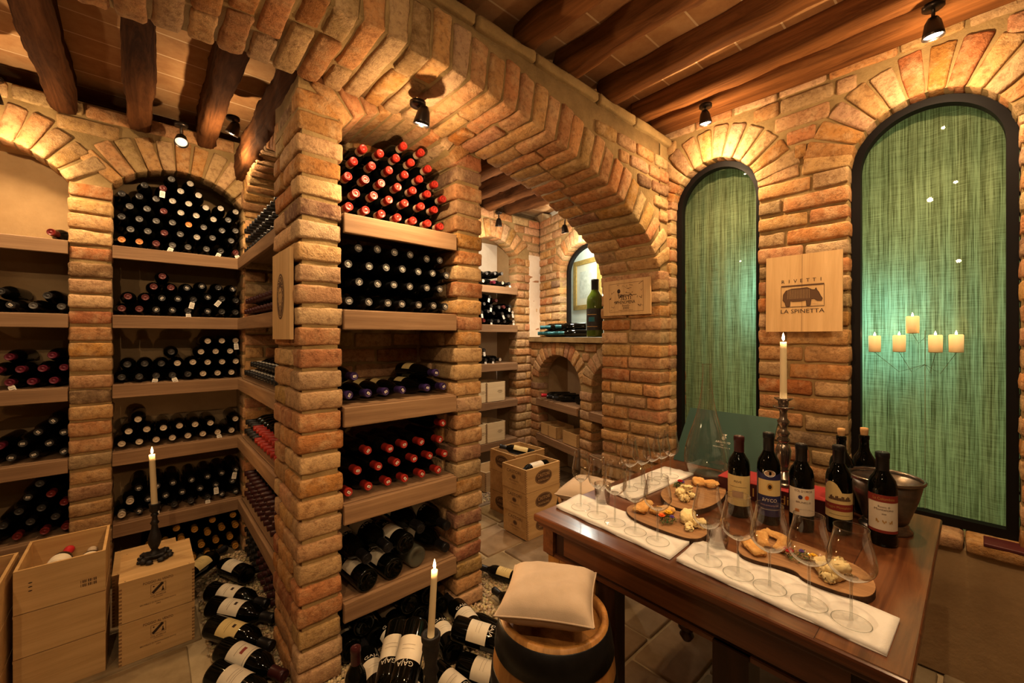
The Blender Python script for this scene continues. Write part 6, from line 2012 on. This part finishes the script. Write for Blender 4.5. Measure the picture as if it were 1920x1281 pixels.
# ------------------------------------------------------------------ spotlights
def lamp(label, pos, mount, aim, energy, lit=True, ang=1.9, color=(1.0, .73, .43), es=None, blend=.7):
    root = thing('spotlight', label, 'spotlight', mount)
    pos, mount, aim = Vector(pos), Vector(mount), Vector(aim)
    d = (aim - pos).normalized(); q = pos - mount
    nm = Vector((0, 0, -1))
    mb = MB(); mb.lathe([(0, 0), (.034, 0), (.034, -.014), (.026, -.020), (0, -.020)], 'lamp_metal', 22); mb.build('rose', root)
    hd = q - d * .055
    mb = MB(); mb.tube([(0, 0, -.018), tuple(hd * .55 + Vector((0, 0, -.01))), tuple(hd)], .006, 'lamp_metal', 8); mb.build('arm', root)
    R = d.to_track_quat('Z', 'Y').to_matrix().to_4x4(); R.translation = q; R = R @ Matrix.Scale(1.25, 4)
    mb = MB(); mb.lathe([(0, -.062), (.012, -.060), (.020, -.045), (.026, -.012), (.0275, .0), (.0262, .0), (.024, -.012), (.010, -.03), (0, -.032)], 'lamp_metal', 24, R); shade = mb.build('shade', root)
    mb = MB(); mb.lathe([(0, -.004), (.014, -.004), (.022, -.006), (.0235, -.010), (0, -.014)], 'bulb' if lit else 'bulb_off', 24, R); mb.build('bulb', shade)
    if lit:
        li = bpy.data.lights.new('spot', 'SPOT'); li.energy = energy; li.color = color; li.spot_size = ang; li.spot_blend = blend; li.shadow_soft_size = .02
        lo = bpy.data.objects.new('spot', li); COL.objects.link(lo)
        lo.location = pos + d * .012; lo.rotation_euler = d.to_track_quat('-Z', 'Y').to_euler()
        pl = bpy.data.lights.new('spill', 'POINT'); pl.energy = energy * .30; pl.color = color; pl.shadow_soft_size = .006
        po = bpy.data.objects.new('spill', pl); COL.objects.link(po); po.location = pos + d * .12 + Vector((0, 0, -.01))
    return root


LAMPS = [('lit spotlight under the ceiling beam between the two arched windows', onZ(1323, 233, 2.665), (0, 0, .11), (2.62, .98, 0.9), 34),
         ('lit spotlight under the ceiling beam above the larger arched window', onZ(1750, 70, 2.645), (0, 0, .13), (2.50, .08, .8), 34),
         ('lit spotlight under the wide arch before the central bay', onY(790, 235, 1.56), (0, .03, .11), (.80, 2.05, .7), 30),
         ('lit spotlight above the corner of the candle niche', onY(434, 252, 2.84), (.01, .02, .11), (-.15, 3.35, 1.0), 26),
         ('lit far-room spotlight before the far niche', onY(935, 425, 3.0), (0, 0, .14), (2.7, 3.3, 1.0), 36),
         ('lit far-room spotlight above the little far window', onX(1060, 437, 2.90), (0, 0, .16), (3.2, 2.55, 1.2), 40)]
for i, (lb, p, off, aim, en) in enumerate(LAMPS):
    lamp(lb, p, p + Vector(off), aim, en, color=(1.0, .73, .43) if i < 4 else (1.0, .87, .69))
p = onY(340, 268, 3.10); lamp('dim spotlight turned away above the candle niche arch', p, p + Vector((0, .02, .12)), (.1, 2.0, 1.2), 0, False)
p = onY(-14, 192, 3.05); lamp('lit spotlight above the left niche at the frame edge', p, p + Vector((0, 0, .12)), (-.5, 3.6, 1.4), 26)


def plamp(x, y, z, e, c=(1.0, .71, .41), r=.015):
    li = bpy.data.lights.new('fill_point', 'POINT'); li.energy = e; li.color = c; li.shadow_soft_size = r
    o = bpy.data.objects.new('fill_point', li); COL.objects.link(o); o.location = (x, y, z)


def slamp(p, aim, e, ang=2.0, c=(1.0, .73, .43), r=.012):
    li = bpy.data.lights.new('fill_spot', 'SPOT'); li.energy = e; li.color = c; li.spot_size = ang; li.spot_blend = .8; li.shadow_soft_size = r
    o = bpy.data.objects.new('fill_spot', li); COL.objects.link(o); o.location = p
    o.rotation_euler = (Vector(aim) - Vector(p)).to_track_quat('-Z', 'Y').to_euler()


# added unseen fill lights: behind the camera, over the table, in the side rooms
slamp((-.35, .25, 2.55), (.5, 2.0, 1.2), 46)
slamp((.75, -.35, 2.60), (1.6, .8, .7), 34)
slamp((-.9, 1.0, 2.4), (-.1, 3.0, .9), 26)
plamp(.2, .1, 2.1, 7)
plamp(1.55, .2, 2.35, 9)
slamp((.9, .1, 2.6), (1.7, .6, .75), 30)
plamp(-.6, 2.3, 2.2, 3.5)
plamp(2.1, 2.6, 2.3, 11, (1, .88, .70))
# the bright room beyond the little window, and added coloured backlights behind the linen
q = FP(.2, -.5, 2.45); plamp(q.x, q.y, q.z, 24, (.95, 1.0, .93), .1)
q = FP(.9, -.5, 1.2); plamp(q.x, q.y, q.z, 16, (.95, 1.0, .95), .1)


def area(p, aim, sx, sy, e, c):
    li = bpy.data.lights.new('linen_backlight', 'AREA'); li.shape = 'RECTANGLE'; li.size = sx; li.size_y = sy; li.energy = e; li.color = c
    o = bpy.data.objects.new('linen_backlight', li); COL.objects.link(o); o.location = p
    o.rotation_euler = (Vector(aim) - Vector(p)).to_track_quat('-Z', 'Y').to_euler()


area((3.5, .5, 1.5), (2.7, .5, 1.5), 1.8, 2.2, 12.5, (.74, 1.0, .60))
area((3.02, .31, 1.50), (2.8, .31, 1.50), .16, .42, 1.9, (.30, .85, 1.0))  # small added lamp for the teal patch on the larger curtain
area((3.02, .86, 1.72), (2.8, .86, 1.72), .10, .36, 1.6, (.35, .85, 1.0))  # small added lamp for the teal patch on the narrow curtain

wd = bpy.data.worlds.new('world'); SC.world = wd; wd.use_nodes = True
wd.node_tree.nodes['Background'].inputs[0].default_value = (.05, .035, .02, 1)
wd.node_tree.nodes['Background'].inputs[1].default_value = .4
SC.view_settings.view_transform = 'Standard'
SC.view_settings.look = 'None'
SC.view_settings.exposure = 0.12
SC.view_settings.gamma = 0.86
SC.cycles.transparent_max_bounces = 48
SC.cycles.max_bounces = 9
SC.cycles.sample_clamp_indirect = 6.0
